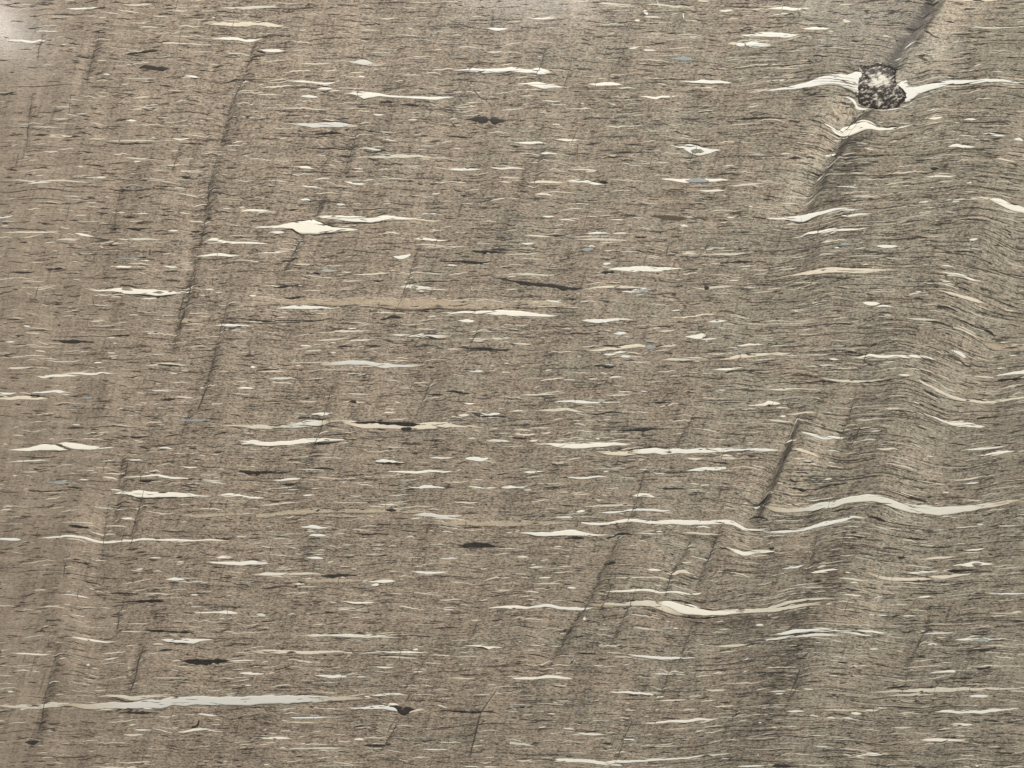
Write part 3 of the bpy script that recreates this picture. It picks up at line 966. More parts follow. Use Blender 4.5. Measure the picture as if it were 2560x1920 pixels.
(1,2): """D 24 1640,62 1740,68 1860,78
D 16 1480,88 1560,92 1620,95
P 15 780,80 880,90 1000,88
W 17 1790,165 1860,170 1900,165
D 30 800,155 840,150 870,160
P 20 740,150 860,158 960,160
P 14 370,158 480,152 550,142
W 34 470,258,3 550,262,32 600,262,26 650,258,4
D 13 360,300 450,290 560,300 640,285
P 12 340,252 450,265
W 14 1060,248 1210,248
G 30 1740,270 1800,272 1850,268
W 30 1860,270,3 1960,262,24 2060,262,20 2120,255,6
D 20 1880,265 1960,282 2050,280 2160,285
W 14 1970,290 2110,285
P 36 -360,350,3 -100,365,14 0,370,34 100,375,32 200,375,22
G 62 160,385,4 260,365,34 360,350,52 440,345,60 520,340,56 590,335,46 640,325,14
P 56 600,325,10 680,322,22 760,332,30 860,352,44 1000,362,44 1150,365,44 1300,372,40 1450,360,60 1600,358,56 1720,360,38 1880,370,16 2020,385,3
D 40 820,340,6 950,332,26 1060,330,32 1200,338,34 1320,350,34 1420,350,6
D 36 1250,385 1310,385 1350,385
D 17 600,355 680,368 720,365
D 14 580,445 680,438 800,428
D 13 1040,390 1130,395
W 44 -180,490,3 -80,502,14 0,512,34 100,520,36 220,515,38 340,502,42 460,490,40 580,482,28 700,480,12 860,482,3
D 18 470,515 600,510 740,498
D 14 1250,518 1330,518 1430,512
D 20 1350,600 1400,600
P 16 1110,545 1170,548 1260,550
W 16 1480,635 1600,638 1720,635
W 44 1800,648,2 1850,650,28 1920,650,38 1980,645,30 2015,640,4
W 34 1020,665,3 1090,660,30 1140,670,26 1200,680,18 1280,680,4
D 17 1030,678 1120,685 1200,685 1300,688
D 22 -60,760,10 0,765,24 120,768,22 220,765,16 310,755,3
P 11 1140,755 1180,752
W 26 1110,760,3 1250,758,14 1390,765,22 1480,752,22 1580,758,22 1720,758,3
W 22 120,830 230,828 330,820 430,808
P 13 480,800 640,810 780,828
D 24 230,870 300,868 340,862
P 13 260,915 380,912
W 30 1300,885,2 1390,898,14 1450,885,28 1530,888,22 1650,900,3
D 11 1600,908 1660,905
W 16 1840,900 1980,898 2100,900
W 34 2110,890,6 2170,888,30 2240,895,16 2330,895,3
W 16 400,962 500,958
W 12 780,962 860,965 930,965
D 18 120,1018 160,1016 210,1015
P 17 0,1050 100,1045 220,1035 400,1012
W 14 1050,1045 1130,1042 1250,1048
T 70 0,1140,40 180,1125,44 400,1100,60 600,1090,56 900,1095,40 1200,1100,30 1500,1100,34
D 30 1120,1085 1170,1090 1215,1095
G 38 1330,1135,3 1430,1135,26 1520,1135,36 1640,1140,28 1750,1138,22 1800,1140,4
W 13 1330,1168 1430,1158
W 12 1510,1165 1630,1165 1860,1178
T 60 1350,1215,10 1500,1205,40 1700,1205,50 1900,1208,56 2212,1208,56 2450,1205,40
W 34 380,1235,3 440,1235,16 500,1232,32 560,1238,22 630,1240,3
W 26 440,1308,2 500,1305,18 560,1305,22 610,1310,4
W 13 430,1272 520,1270
P 13 820,1255 930,1255
D 18 860,1295 980,1295 1150,1300
P 14 1290,1325 1340,1318 1380,1330
D 48 1730,1395,3 1800,1395,26 1880,1392,46 1960,1395,46 2040,1400,30 2090,1408,3
D 12 2090,1412 2160,1412
W 26 430,1500,3 520,1505,24 590,1508,4
D 13 690,1490 770,1492 860,1498
D 12 940,1480 1030,1485 1140,1480
W 12 610,1540 680,1535
P 14 0,1415 150,1412
G 22 0,1548 60,1545 110,1538
G 34 -20,1650 80,1645 200,1640 300,1635
P 24 200,1640 400,1640 600,1645
D 16 560,1652 700,1648 920,1650
W 26 1320,1620 1480,1632 1580,1632 1680,1620
G 20 1580,1510 1680,1505 1750,1508
P 13 2010,1475 2212,1465
P 12 0,1520 100,1530
W 14 1820,885 2000,900
G 26 1980,490 2080,490 2212,498
P 14 2090,430 2212,425
D 17 480,730 600,728 680,738
D 12 460,625 600,618""",
(2,2): """P 26 60,98 180,95 280,88 400,92
W 28 350,158,2 450,152,14 560,155,26 650,160,20 760,160,8
B 34 740,145,6 770,145,34 810,148,8
P 13 900,70 1050,70
W 16 1740,60 1860,50
W 13 1100,60 1180,70
P 30 200,230 340,228 440,222 480,218 560,235 640,242
P 18 0,230 110,235
D 13 630,255 720,262 820,248 880,245 1030,258
D 12 1130,168 1260,160 1380,160
P 13 520,315 610,318
W 32 2030,188,3 2120,182,14 2180,178,26 2212,160,34 2260,165,30 2330,175,4
D 28 920,395,3 980,402,16 1060,400,26 1160,392,24 1250,385,4
G 12 840,408 920,408
T 26 1250,380 1400,375 1550,370
W 18 0,428 60,430 120,438 230,430
D 15 0,465 80,468 150,465
W 18 140,492 230,488
W 22 725,472 742,474 760,474
D 15 2020,375 2100,370 2200,370
D 10 1820,430 1920,432 2010,438 2040,412
D 10 1985,520 2020,440
W 54 160,520,3 300,522,16 420,525,38 560,530,50 680,528,46 800,522,38 900,520,26 1040,525,8
P 12 320,490 480,492
P 54 740,590,3 880,600,30 1000,600,40 1100,580,50
W 64 1000,590,14 1120,582,44 1200,572,44 1240,565,50 1300,575,52 1420,582,46 1560,582,44 1700,575,40 1850,562,36 1980,565,28 2100,568,26 2212,572,22 2350,580,5
P 24 1500,640 1600,645 1650,642
P 36 1780,625 1850,628 1930,640
D 11 960,575 1010,572 1040,560 1200,545 1300,548
D 11 1970,600 2000,578 2060,572
W 40 1500,752,3 1580,745,24 1680,740,34 1780,735,30 1850,730,16
P 13 1850,735 1950,718 2050,720 2212,755
W 15 1170,755 1260,768 1350,770
W 24 90,762 180,762 280,755
D 11 1220,760 1640,758
W 20 420,805 550,808 680,805 760,798 860,815
P 13 910,805 1000,808 1080,818
D 13 400,702 500,702
D 13 850,695 960,697
P 12 850,725 960,725
D 18 1240,898 1330,902 1440,905 1510,905
W 14 0,888 120,900
G 16 80,915 180,918
D 15 260,895 330,896 420,890
W 13 1620,875 1720,872
W 40 1040,970,3 1090,955,30 1130,955,34 1180,960,28 1240,978,4
P 12 520,955 640,955 700,948
D 10 380,1045 480,1052 580,1055
P 20 590,1060 760,1055 940,1045 1100,1045
D 10 710,1020 800,1035 900,1035
W 24 550,1108 640,1098
W 24 740,1112,3 850,1112,16 960,1100,14 1070,1085,20 1180,1088,18 1290,1095,16 1400,1098,3
G 20 360,1155 440,1152 540,1155
T 36 -60,1200 150,1195 400,1200 560,1195
W 48 600,1200,14 700,1210,20 820,1205,20 920,1188,26 1020,1180,26 1110,1188,30 1220,1195,34 1320,1198,38 1450,1198,46 1560,1205,42 1650,1200,36 1780,1192,36 1880,1198,38 1950,1222,32 2010,1255,28 2060,1265,20 2160,1268,16 2260,1275,16
D 10 550,1180 565,1200 550,1250
D 18 2050,1165 2110,1150 2160,1155 2210,1168
W 50 20,1288,3 130,1290,14 220,1298,34 350,1298,38 480,1292,46 560,1292,42 640,1300,28 740,1305,14 860,1305,3
D 14 130,1300 210,1318 360,1318 470,1312
D 24 450,1335 540,1328 620,1335
B 20 840,1315 920,1310 960,1305
D 26 820,1330 900,1310 970,1290 1040,1300
W 15 1580,1240 1650,1232 1730,1245
P 20 1440,1290 1580,1290 1720,1298 1840,1305
W 32 1830,1408,2 1890,1425,14 1950,1450,30 2020,1465,34 2090,1455,32 2212,1448,22 2330,1455,3
P 12 1510,1430 1620,1425
W 24 1160,1602 1240,1605 1300,1615
P 36 1290,1615 1340,1630 1400,1640 1450,1622 1510,1628 1570,1648
D 26 790,1555 850,1550 900,1545
W 13 140,1588 290,1580
P 14 400,1575 520,1578
D 12 600,1580 690,1580
W 14 30,1495 150,1495
D 18 2000,985 2060,1025 2110,1055
D 14 2080,1050 2130,1045 2212,960
W 18 2080,1070 2120,1070 2150,1050
D 10 1850,765 1900,765
W 12 1460,1545 1560,1540""",
(3,2): """P 26 -20,42 100,48 220,50 320,45 400,40
W 30 -60,170 20,165 70,185
D 26 0,185 20,190
P 20 60,205 150,210 200,212
P 16 120,262 250,258 330,245 440,248
W 24 100,278 135,280 160,275
P 24 -10,312 80,320 150,330 220,330
W 30 260,418,3 340,428,14 420,450,26 490,465,32 560,468,26 640,470,12 670,468,3
W 15 150,515 200,490 260,482
P 26 1300,-40,8 1370,5,24 1440,40,26 1510,75,26 1600,118,26 1700,145,24 1800,155,22 1920,155,20 2050,140,18 2212,112,14
P 16 1460,-20 1530,30 1580,55 1640,78
D 15 1330,40 1400,78 1480,125
W 12 1240,150 1340,180
P 12 1180,215 1300,255 1420,290
P 14 1000,215 1160,212
W 42 1320,255,3 1440,290,12 1530,325,16 1600,345,32 1680,358,46 1760,358,36 1840,368,22 1890,365,4
D 18 1800,300 1860,292 1940,288
D 20 1380,455 1450,468
D 18 580,400 640,430
P 10 740,320 900,305 1080,290
W 13 880,412 980,402
D 14 1560,512 1650,520 1730,530
P 13 780,495 900,480 1000,475
P 22 930,560 1000,562 1080,565 1140,572
P 13 1190,490 1280,525 1360,565
W 12 1360,620 1440,630
D 12 940,545 990,550
W 20 1660,578 1760,568 1850,560 2000,545 2090,530
W 34 1820,620,3 1900,610,20 1960,602,34 2020,592,24 2140,575,3
D 9 640,615 800,600 960,570
D 13 1180,735 1240,760
P 14 1120,695 1200,720 1280,750
P 30 200,560 300,575 380,605 460,640
P 26 200,640 320,655 390,690 450,712
P 16 1540,828 1680,828 1840,805 2000,785
W 15 1700,865 1830,850
D 26 200,900 260,905 310,918 340,908
D 18 400,895 560,875 690,850
D 12 330,912 430,905 520,890
W 15 480,828 560,815
D 17 185,815 220,840 260,848
W 14 80,855 110,858 130,870
D 17 60,945 120,975
W 16 1130,925 1200,950 1270,968
D 20 1150,955 1200,975 1300,1000 1380,1020
W 13 1500,935 1570,938
W 12 320,1015 450,998 580,975
G 90 -80,1030,4 -20,1060,22 60,1080,44 160,1090,40 270,1085,36 360,1075,40 450,1055,56 540,1040,50 640,1015,52 740,995,56 830,985,60 900,985,62 960,990,68 1040,1015,70 1120,1045,70 1200,1065,72 1300,1090,72 1400,1098,74 1500,1100,72 1620,1090,64 1740,1070,54 1860,1048,46 1980,1035,40 2100,1018,32 2212,1012,26 2320,1005,20
D 20 550,1105 650,1085 740,1068
W 36 -40,1275,12 60,1278,20 160,1275,20 280,1262,20 380,1238,26 480,1210,32 580,1185,30 680,1165,26 740,1148,18 860,1162,6
P 16 720,1150 800,1155 860,1160
D 28 860,1145 920,1155 980,1175 1020,1188
W 15 1390,1268 1500,1262 1590,1255
P 14 1950,1222 2080,1228 2212,1215
D 17 1180,1330 1270,1340 1370,1345
P 15 880,1215 1020,1258 1100,1270
D 20 690,1418 760,1412
D 22 1110,1500 1190,1500
P 22 1300,1520 1400,1510 1520,1500 1640,1485
W 18 1690,1440 1780,1435 1890,1420
D 17 1900,1465 1940,1470
W 46 1580,1570,3 1680,1562,16 1750,1558,40 1810,1555,44 1870,1555,24 1960,1558,3
M 40 1760,1555 1800,1555 1850,1555
D 22 1540,1615 1660,1610 1820,1605
W 26 1180,1632 1330,1628 1420,1620 1490,1618
P 20 1500,1620 1600,1605
W 22 110,1602 230,1585 330,1555
P 20 420,1590 510,1570
W 34 360,1635,3 460,1622,26 550,1608,22 620,1598,4
P 18 660,1625 720,1632
D 16 780,1595 860,1600
P 12 560,1330 780,1330
D 24 0,1420 60,1418
D 10 1480,210 1570,250
W 12 500,578 580,575 630,590
D 12 700,500 760,440 800,360
P 10 0,1290 100,1290
W 12 1800,1215 1870,1212
P 12 1060,690 1000,680""",
(0,3): """W 30 1430,30,3 1520,28,28 1600,28,6
D 12 700,38 800,58 870,72
P 10 800,75 880,98
W 18 510,165 620,160 700,178 800,195
D 12 940,145 1050,145 1160,150
P 14 1230,155 1370,155 1520,158
D 42 1150,222,2 1220,215,28 1290,213,40 1360,215,34 1430,218,3
D 16 165,226 220,228
P 12 820,130 890,135
W 16 1640,165 1720,162
D 10 1800,272 1950,265 2110,275
W 30 1660,320,3 1780,318,12 1860,315,10 1930,312,26 2000,318,26 2070,325,6
D 10 1010,480 1030,360 1050,310
D 10 970,330 1040,330
D 26 1230,465 1330,468 1440,480 1530,485 1680,485
P 13 1040,482 1140,480 1240,480
P 10 1650,485 1800,482
W 22 560,528 650,532 760,552 870,568 960,572 1040,558
D 10 490,535 570,535
W 50 1380,548,3 1450,555,28 1530,560,46 1600,555,48 1680,552,42 1750,548,22 1860,548,3
D 12 1700,535 1800,540 1870,548
D 12 1440,570 1560,580 1660,582
D 9 1300,560 1350,555
G 16 1310,590 1380,588 1420,595
W 17 70,665 200,672 330,675 460,680
P 22 0,700 70,702
D 15 1370,640 1490,640
G 15 860,712 930,715 1040,705
P 12 500,712 580,705
D 62 1560,735,3 1640,735,36 1720,730,60 1790,730,60 1860,735,50 1920,738,30 1980,730,3
P 15 1480,735 1570,728
W 14 1960,738 2120,728 2212,730
D 14 520,860 560,845 610,850
D 16 1120,1020 1150,930 1175,850 1195,750 1230,640 1250,570
W 22 745,768 765,772 780,770
W 18 60,1000 125,998
P 10 800,990 870,992 930,980
P 12 1280,880 1450,880 1560,880 1660,888
T 10 0,780 150,788 400,802
D 15 480,772 560,768
W 40 2060,840,3 2130,840,24 2212,842,28 2290,842,3
W 13 2110,945 2180,945
P 50 830,1045,3 960,1038,20 1080,1045,30 1160,1060,40 1200,1055,40 1280,1045,26 1400,1040,14 1520,1040,3
P 40 -60,1118,10 80,1126,20 200,1132,30 300,1130,34 450,1120,40 600,1112,30
G 74 500,1115,4 620,1112,26 700,1122,44 800,1130,50 950,1125,56 1100,1118,58 1200,1112,64 1350,1098,76 1500,1088,86 1700,1082,86 1900,1085,78 2060,1078,80 2212,1070,84 2400,1068,76 2600,1065,66 2750,1062,58 2900,1060,44 3050,1058,26 3200,1062,8
D 10 900,1058 1020,1068 1100,1080 1180,1082
D 22 1020,1180 1140,1182 1200,1180 1290,1175 1380,1182
D 10 1000,1175 1020,1155 1060,1152
W 14 1230,1140 1320,1148
W 20 1690,1200 1750,1192 1800,1200 1890,1212
W 26 1520,1350,3 1600,1345,14 1690,1328,22 1760,1328,20 1880,1338,3
W 15 1150,1330 1230,1332 1320,1328
P 24 1060,1365 1150,1372 1250,1370
D 40 215,1438 280,1435 340,1425
D 24 1650,1310 1700,1295 1720,1240
P 14 350,1570 440,1562 520,1555
D 12 1140,1418 1200,1428
P 11 970,1420 1000,1415
W 10 2080,840 2180,830
D 11 2020,1500 2212,1490
P 10 2060,1455 2180,1450
D 14 380,1130 360,1260
P 12 1100,790 1130,800""",
(1,3): """T 40 200,50 500,45 800,40 1000,45
W 26 960,50,3 1060,42,20 1140,42,26 1210,48,4
W 16 320,70 430,70
P 13 360,88 450,92 550,90
W 24 990,82,4 1040,75,22 1065,72,6
D 24 560,0 700,0 800,2
P 15 2070,125 2212,120
W 30 600,220,3 740,222,10 830,232,24 900,235,26 980,230,14 1060,225,6 1180,230,2
D 10 620,215 760,225 860,242 950,240
D 10 1000,228 1130,225 1250,235
P 14 1560,210 1680,205 1790,200
W 12 690,285 820,288
W 12 1610,292 1720,292
D 14 1020,335 1080,325
D 13 590,312 700,320
G 34 0,330 40,335 90,345
W 34 1990,280,3 2100,272,14 2212,272,28 2320,270,18 2450,262,3
P 20 1850,378 1950,380
G 34 330,510,3 460,515,12 520,510,26 600,510,24 680,512,30 760,515,32 860,518,32 960,520,30 1080,525,20 1160,530,14 1280,530,3
D 10 500,498 640,495 800,495
D 10 1300,512 1420,518 1550,525
D 12 1500,455 1640,450 1760,448
D 10 1150,540 1290,542
P 36 -60,650,6 60,655,34 200,655,30 350,655,26 500,658,28 650,658,22 830,662,10
P 14 880,678 1000,665 1100,670
W 30 1000,645,3 1120,652,18 1220,655,26 1320,658,26 1420,660,16 1500,660,4
D 9 1000,640 1150,645 1280,645 1480,655
D 9 820,685 1000,682 1300,690 1500,695 1640,698
P 16 1060,700 1220,700 1300,708 1410,712
W 26 1350,635,3 1380,635,20 1400,635,14
W 32 1780,605,3 1880,605,8 1960,615,24 2010,620,30 2060,615,14 2140,618,3
D 22 1900,618 1960,622 2010,635
W 16 1020,785 1110,790 1200,788
W 28 500,860,3 580,865,24 660,872,26 730,870,18 800,870,3
W 12 860,870 960,870
D 14 1740,850 1840,852 1930,848
P 11 1700,885 1860,888
D 10 1520,825 1640,825 1760,830
W 13 1350,830 1450,828
D 12 2070,820 2212,822
D 10 420,780 700,785
G 70 -60,1068,4 60,1062,40 200,1060,40 320,1060,20
W 22 960,1030 1100,1030 1200,1022 1330,1035
W 15 930,1040 990,1045
D 12 1290,1100 1340,1000
W 44 780,1138,3 900,1140,16 1000,1140,28 1100,1130,38 1180,1135,50 1250,1150,50
W 26 1130,1108 1200,1108 1240,1120
D 70 1150,1125,8 1210,1130,34 1260,1160,66 1310,1150,50 1370,1158,8
M 40 1215,1130,6 1250,1150,42 1280,1150,10
W 24 1240,1155,8 1262,1170,26 1278,1185,8
P 20 1290,1190,8 1380,1160,22 1470,1148,3
D 24 1590,1160 1700,1165 1800,1170 1900,1175 2000,1172 2110,1185
D 14 640,1095 700,1078 760,1090
D 10 980,1130 1020,1138
W 26 270,1220,3 360,1225,20 440,1222,20 520,1222,20 600,1220,8 760,1220,3
P 14 220,1265 400,1265 560,1272
W 26 40,1400,3 140,1400,20 220,1402,22 310,1405,4
P 14 70,1440 180,1438
W 20 840,1415 880,1412 940,1418
D 22 930,1462 1020,1465 1100,1460 1180,1448
P 24 150,1492,3 350,1490,18 500,1490,20 650,1490,20 820,1488,3
P 10 900,1485 1050,1488 1200,1480
W 11 1420,1495 1540,1500 1680,1500
D 12 1570,1310 1720,1308
D 10 1130,1360 1180,1270 1230,1195
D 14 1840,1600 1870,1460 1905,1330 1930,1220 1960,1150 2050,1020 2100,950
P 13 1870,1022 1950,1025 2040,1025
P 12 1990,940 2090,940
D 11 1190,1365 1330,1360
P 16 640,1608 740,1615 880,1640
W 12 1780,1648 1950,1650
P 18 1950,1650 2100,1652
G 10 540,1500 650,1515
D 11 1540,1605 1620,1605
D 10 2160,1150 2212,1145
P 10 850,1310 1010,1312
W 12 60,1630 120,1630""",
(2,3): """W 12 220,18 350,10
P 14 780,20,3 950,15,10 1100,15,12 1250,12,14 1370,38,14 1430,22,3
P 14 160,68 330,65 470,75
W 24 780,135,3 900,128,14 1010,128,18 1120,120,20 1210,122,22 1290,140,18 1370,138,16 1450,145,18 1560,160,10 1620,158,3
W 14 1540,150 1600,158 1650,140
W 16 470,98 560,105
D 11 740,130 820,140
W 36 20,275,4 120,275,14 210,268,20 310,258,24 400,272,26 500,282,24 580,288,26 650,282,16 720,268,3
T 60 600,240 800,245 950,250
P 84 680,238,3 800,242,20 900,240,30 1000,235,46 1100,232,54 1200,235,54 1280,262,60 1360,300,50 1450,330,20 1500,340,3
W 92 1240,228,6 1300,232,40 1380,250,66 1460,275,84 1530,290,88 1600,305,74 1680,318,50 1780,320,40 1900,315,20 2000,312,5
P 60 1580,280,4 1700,300,40 1800,305,48 1900,305,44 2060,300,40 2212,298,36 2300,292,32 2420,272,30 2600,240,20 2700,220,4
D 12 900,225 1030,212 1130,205
D 13 1300,208 1450,215 1560,245 1610,270
D 12 1600,275 1720,290 1850,285
D 12 1200,300 1260,315
D 14 1450,350 1580,362 1720,355 1880,345
W 22 612,375,3 625,372,26 640,375,5
D 13 620,395 680,378
D 26 440,472 470,475
P 18 1040,440 1120,455 1200,468 1280,478
B 22 1290,452 1350,450 1400,450
W 15 1380,448 1440,455
P 16 980,520 1040,522 1090,525
D 12 930,545 990,548
W 20 2100,425 2140,422 2180,425
P 26 1740,610 1860,602 1950,598 2060,590
D 14 550,665 620,668 720,668
P 13 800,655 900,662 1000,668
W 30 980,675,3 1080,685,14 1180,695,22 1280,708,26 1380,712,24 1480,708,18 1600,700,3
D 13 520,525 620,518
D 14 740,715 830,718
D 13 0,752 100,758
P 14 100,762 240,772 310,738 380,738
D 13 0,822 90,830
W 16 510,732 550,728
W 12 690,770 790,775
W 28 -20,880,8 120,885,20 200,885,20 290,868,28 380,870,28 440,882,18 550,895,3
W 18 1190,842 1340,850 1520,848
W 13 780,835 840,842
D 11 1540,820 1720,815 1900,800
P 12 1720,845 1850,842
W 26 830,1000,3 940,1003,14 1040,1010,20 1120,1015,24 1220,1025,10
P 14 1150,1010 1260,1015 1310,1012
W 15 1240,1048 1320,1042
D 16 1580,985 1630,988
P 20 1660,985 1770,990 1860,980
D 20 1260,1005 1330,1000
P 18 1230,1080 1370,1075 1520,1068
W 20 970,1155 1080,1158
D 9 940,1150 1080,1152
P 20 1720,1122 1810,1128 1930,1115
D 13 0,1130 180,1132
D 18 60,1240 160,1245 260,1248 370,1248
D 14 1250,1230 1350,1228 1460,1232
W 26 1110,1272,3 1250,1268,14 1400,1258,20 1540,1248,24 1640,1238,20 1800,1230,4
W 24 540,1362 640,1365 720,1368 820,1370
W 13 430,1315 550,1325
D 10 600,1345 780,1340
W 18 940,1410 1030,1415 1080,1420
D 13 970,1395 1070,1398
D 16 750,1440 870,1450
P 36 -20,1445,26 60,1455,30 130,1465,20 200,1472,3
P 14 80,1200 190,1198
D 11 0,1580 150,1580 280,1585 380,1595
W 40 380,1588,14 480,1592,30 600,1598,30 700,1605,30 820,1612,30 900,1605,26 1000,1605,20 1100,1600,18 1250,1592,16 1450,1575,14 1700,1550,12 1960,1525,3
P 12 250,1565 350,1572
G 22 840,1635 900,1630 960,1640
W 17 1920,1645 2080,1642 2212,1632
D 10 1120,1492 1240,1485 1360,1485
W 22 2120,1545 2130,1550
D 11 1700,1310 1860,1300 1960,1298
D 14 960,1400 1000,1340 1040,1240
D 12 500,760 540,720
P 14 2150,1140 2212,1140""",
(3,3): """P 34 830,-40,4 950,5,24 1080,25,30 1250,28,30 1400,22,30 1550,8,30 1750,-20,10
D 12 1100,42 1300,42 1450,30
P 22 600,15 750,30 880,48
W 13 700,55 780,58
D 12 820,98 940,100
W 20 640,158 740,162 820,170
W 22 920,185 990,185
W 18 1280,182 1350,182 1420,172
D 12 1230,155 1360,152 1500,145
W 16 1870,155 2030,155 2212,152 2300,155
D 12 1720,200 1880,185
P 16 1030,255 1140,248 1230,245
D 11 1290,290 1420,285
P 18 1880,320 2050,325 2212,318
W 22 870,330 930,335
W 24 930,342 1030,345
D 14 1060,350 1150,335
W 15 1150,345 1290,345
P 11 1150,405 1280,405
D 13 1950,440 2110,432
W 42 20,505,3 120,492,26 220,482,34 330,475,36 450,470,34 560,472,30 680,482,22 780,500,18 940,520,3
G 26 -20,558,16 80,545,20 200,525,18 330,515,22 460,508,26 580,512,14 680,522,3
D 10 130,512 260,498 400,490 540,492
W 20 740,470 850,475 950,488 1050,490
W 18 1270,485 1390,470
W 16 1300,510 1450,495 1560,492 1650,490
W 38 1600,550,3 1680,552,18 1780,552,24 1850,550,36 1930,550,20 2060,545,3
B 40 1770,552,5 1840,550,42 1900,552,8
D 14 1890,560 2050,550
D 13 1760,505 1910,508
D 20 1750,640 1850,642 1920,640
W 22 1370,592 1420,590 1470,592
W 18 870,632 960,632
D 16 1210,708 1290,702 1370,700
P 12 1490,748 1600,748
D 22 1800,800 1880,798 1930,785
P 10 1650,775 1900,785 2212,775
W 40 1390,838,3 1480,832,14 1560,825,24 1610,822,26 1615,820,10
D 17 1420,905 1520,905
D 14 1550,882 1800,882
W 15 610,700 650,705
D 13 600,745 700,750
W 12 700,778 790,780
D 13 50,835 160,825
D 12 180,740 300,700 360,650
W 12 520,860 610,860
P 44 840,1010,3 960,1005,14 1100,995,22 1250,985,36 1380,985,44 1500,988,42 1620,980,34 1760,978,26 1900,978,24 2060,972,16 2212,970,14
D 14 1000,972 1120,960 1240,955
D 11 1270,965 1450,960
P 24 1010,1035 1150,1028 1300,1025 1470,1020
D 10 1150,1012 1300,1005
D 11 860,1080 1000,1052 1100,1040
W 26 1720,1040 1820,1042 1920,1038
P 20 0,995 180,992
W 18 60,1015 140,1018
P 18 300,975 400,982
P 20 430,1160 600,1160 720,1162 820,1162
P 26 820,1165 920,1158 1010,1145
W 26 710,1185,4 760,1190,24 810,1192,4
W 18 150,1168 330,1168
W 15 320,1200 450,1215
W 14 500,1222 600,1228
W 17 640,1222 740,1230
W 40 1420,1175,3 1520,1170,24 1640,1175,30 1720,1170,32 1850,1168,30 1960,1160,24 2080,1150,12 2212,1140,4
W 30 1540,1288,3 1640,1285,24 1700,1285,22 1780,1285,3
P 20 1060,1308 1150,1308 1260,1305
D 12 1440,1335 1550,1335
D 12 120,1378 230,1388 380,1395
P 12 480,1390 720,1395
W 36 1310,1418,3 1400,1415,24 1480,1415,30 1560,1418,24 1720,1418,6
D 13 830,1448 920,1445
P 14 1610,1385 1720,1382
D 12 1700,1472 1820,1472
W 12 400,1475 550,1475
W 40 750,1555,3 820,1550,20 880,1545,34 930,1545,26 1000,1545,3
D 34 30,1642 100,1638 220,1645
P 14 210,1630 380,1635 600,1640
P 16 -10,1630 60,1630
W 22 1790,1638 1820,1640
P 20 2090,1640 2212,1640
P 12 240,1540 380,1545
D 13 950,1440 1030,1435
D 18 200,1000 230,920 280,790
P 40 0,280,18 60,265,26 140,242,26 250,220,28 350,205,28 420,198,20 500,195,14 580,198,6
P 14 150,985 280,990
P 10 1120,1595 1260,1595""",
}
# extra pale wings and dark partings that cross tile edges are given once, in the tile where they start

def parse():
    out = []
    for (c, r), txt in FEAT.items():
        for ln in txt.strip().splitlines():
            p = ln.split()
            kind, wmax = p[0], float(p[1])
            pts = []
            for q in p[2:]:
                v = [float(a) for a in q.split(',')]
                pts.append((640*c + v[0]/3.4563, 480*r + v[1]/3.4563, (v[2]/3.4563 if len(v) > 2 else None)))
            if kind == 'D' and abs(pts[-1][1]-pts[0][1]) > 1.2*abs(pts[-1][0]-pts[0][0]): kind, wmax = 'C', wmax*1.1
            out.append((kind, wmax/3.4563, pts))
    return out
# ------------------------------------------------------------------ meshes
col_main = scene.collection
THICK = 0.03
def new_obj(name, me, parent=None, loc=(0, 0, 0)):
    o = bpy.data.objects.new(name, me); col_main.objects.link(o)
    if parent is not None: o.parent = parent
    o.location = loc
    return o
slab = new_obj('polished_rock', None, None, (0, 0, -THICK))
slab.empty_display_size = .1; slab['kind'] = 'thing'
slab['label'] = 'polished brown grey foliated rock face with pale lenses, dark flakes and one speckled nodule'
slab['category'] = 'rock'

def mesh_np(name, V, quads, attrs, mat, smooth=True):
    me = bpy.data.meshes.new(name)
    V = np.asarray(V, np.float32); Q = np.asarray(quads, np.int32)
    me.vertices.add(len(V)); me.vertices.foreach_set('co', V.ravel())
    me.loops.add(Q.size); me.loops.foreach_set('vertex_index', Q.ravel())
    me.polygons.add(len(Q)); me.polygons.foreach_set('loop_start', np.arange(0, Q.size, 4, dtype=np.int32))
    me.polygons.foreach_set('loop_total', np.full(len(Q), 4, np.int32))
    if smooth: me.polygons.foreach_set('use_smooth', np.ones(len(Q), bool))
    me.update(calc_edges=True); me.validate()
    for k, (typ, a) in attrs.items():
        at = me.attributes.new(k, typ, 'POINT')
        at.data.foreach_set('vector' if typ == 'FLOAT_VECTOR' else 'value', np.asarray(a, np.float32).ravel())
    me.materials.append(mat)
    return me

def base_attrs(x, y):
    """x, y in photo pixels"""
    v = y - flow_d(x, y)
    z = np.zeros_like(x)
    return {'flow': ('FLOAT_VECTOR', np.stack([x/100, v/100, z], -1)), 'place': ('FLOAT_VECTOR', np.stack([x/100, y/100, z], -1)),
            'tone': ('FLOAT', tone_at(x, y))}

# stone body: a gently uneven polished face over a thick block
ST = 4
xs = np.arange(-MARG, W+MARG+1, ST, dtype=float); ys = np.arange(-MARG, H+MARG+1, ST, dtype=float)
nx, ny = len(xs), len(ys)
X, Y = np.meshgrid(xs, ys)
x, y = X.ravel(), Y.ravel()
V = np.stack([(x-W/2)*PX, (H/2-y)*PX, np.zeros_like(x)], -1)
idx = np.arange(nx*ny).reshape(ny, nx)
Q = np.stack([idx[:-1, :-1], idx[1:, :-1], idx[1:, 1:], idx[:-1, 1:]], -1).reshape(-1, 4)
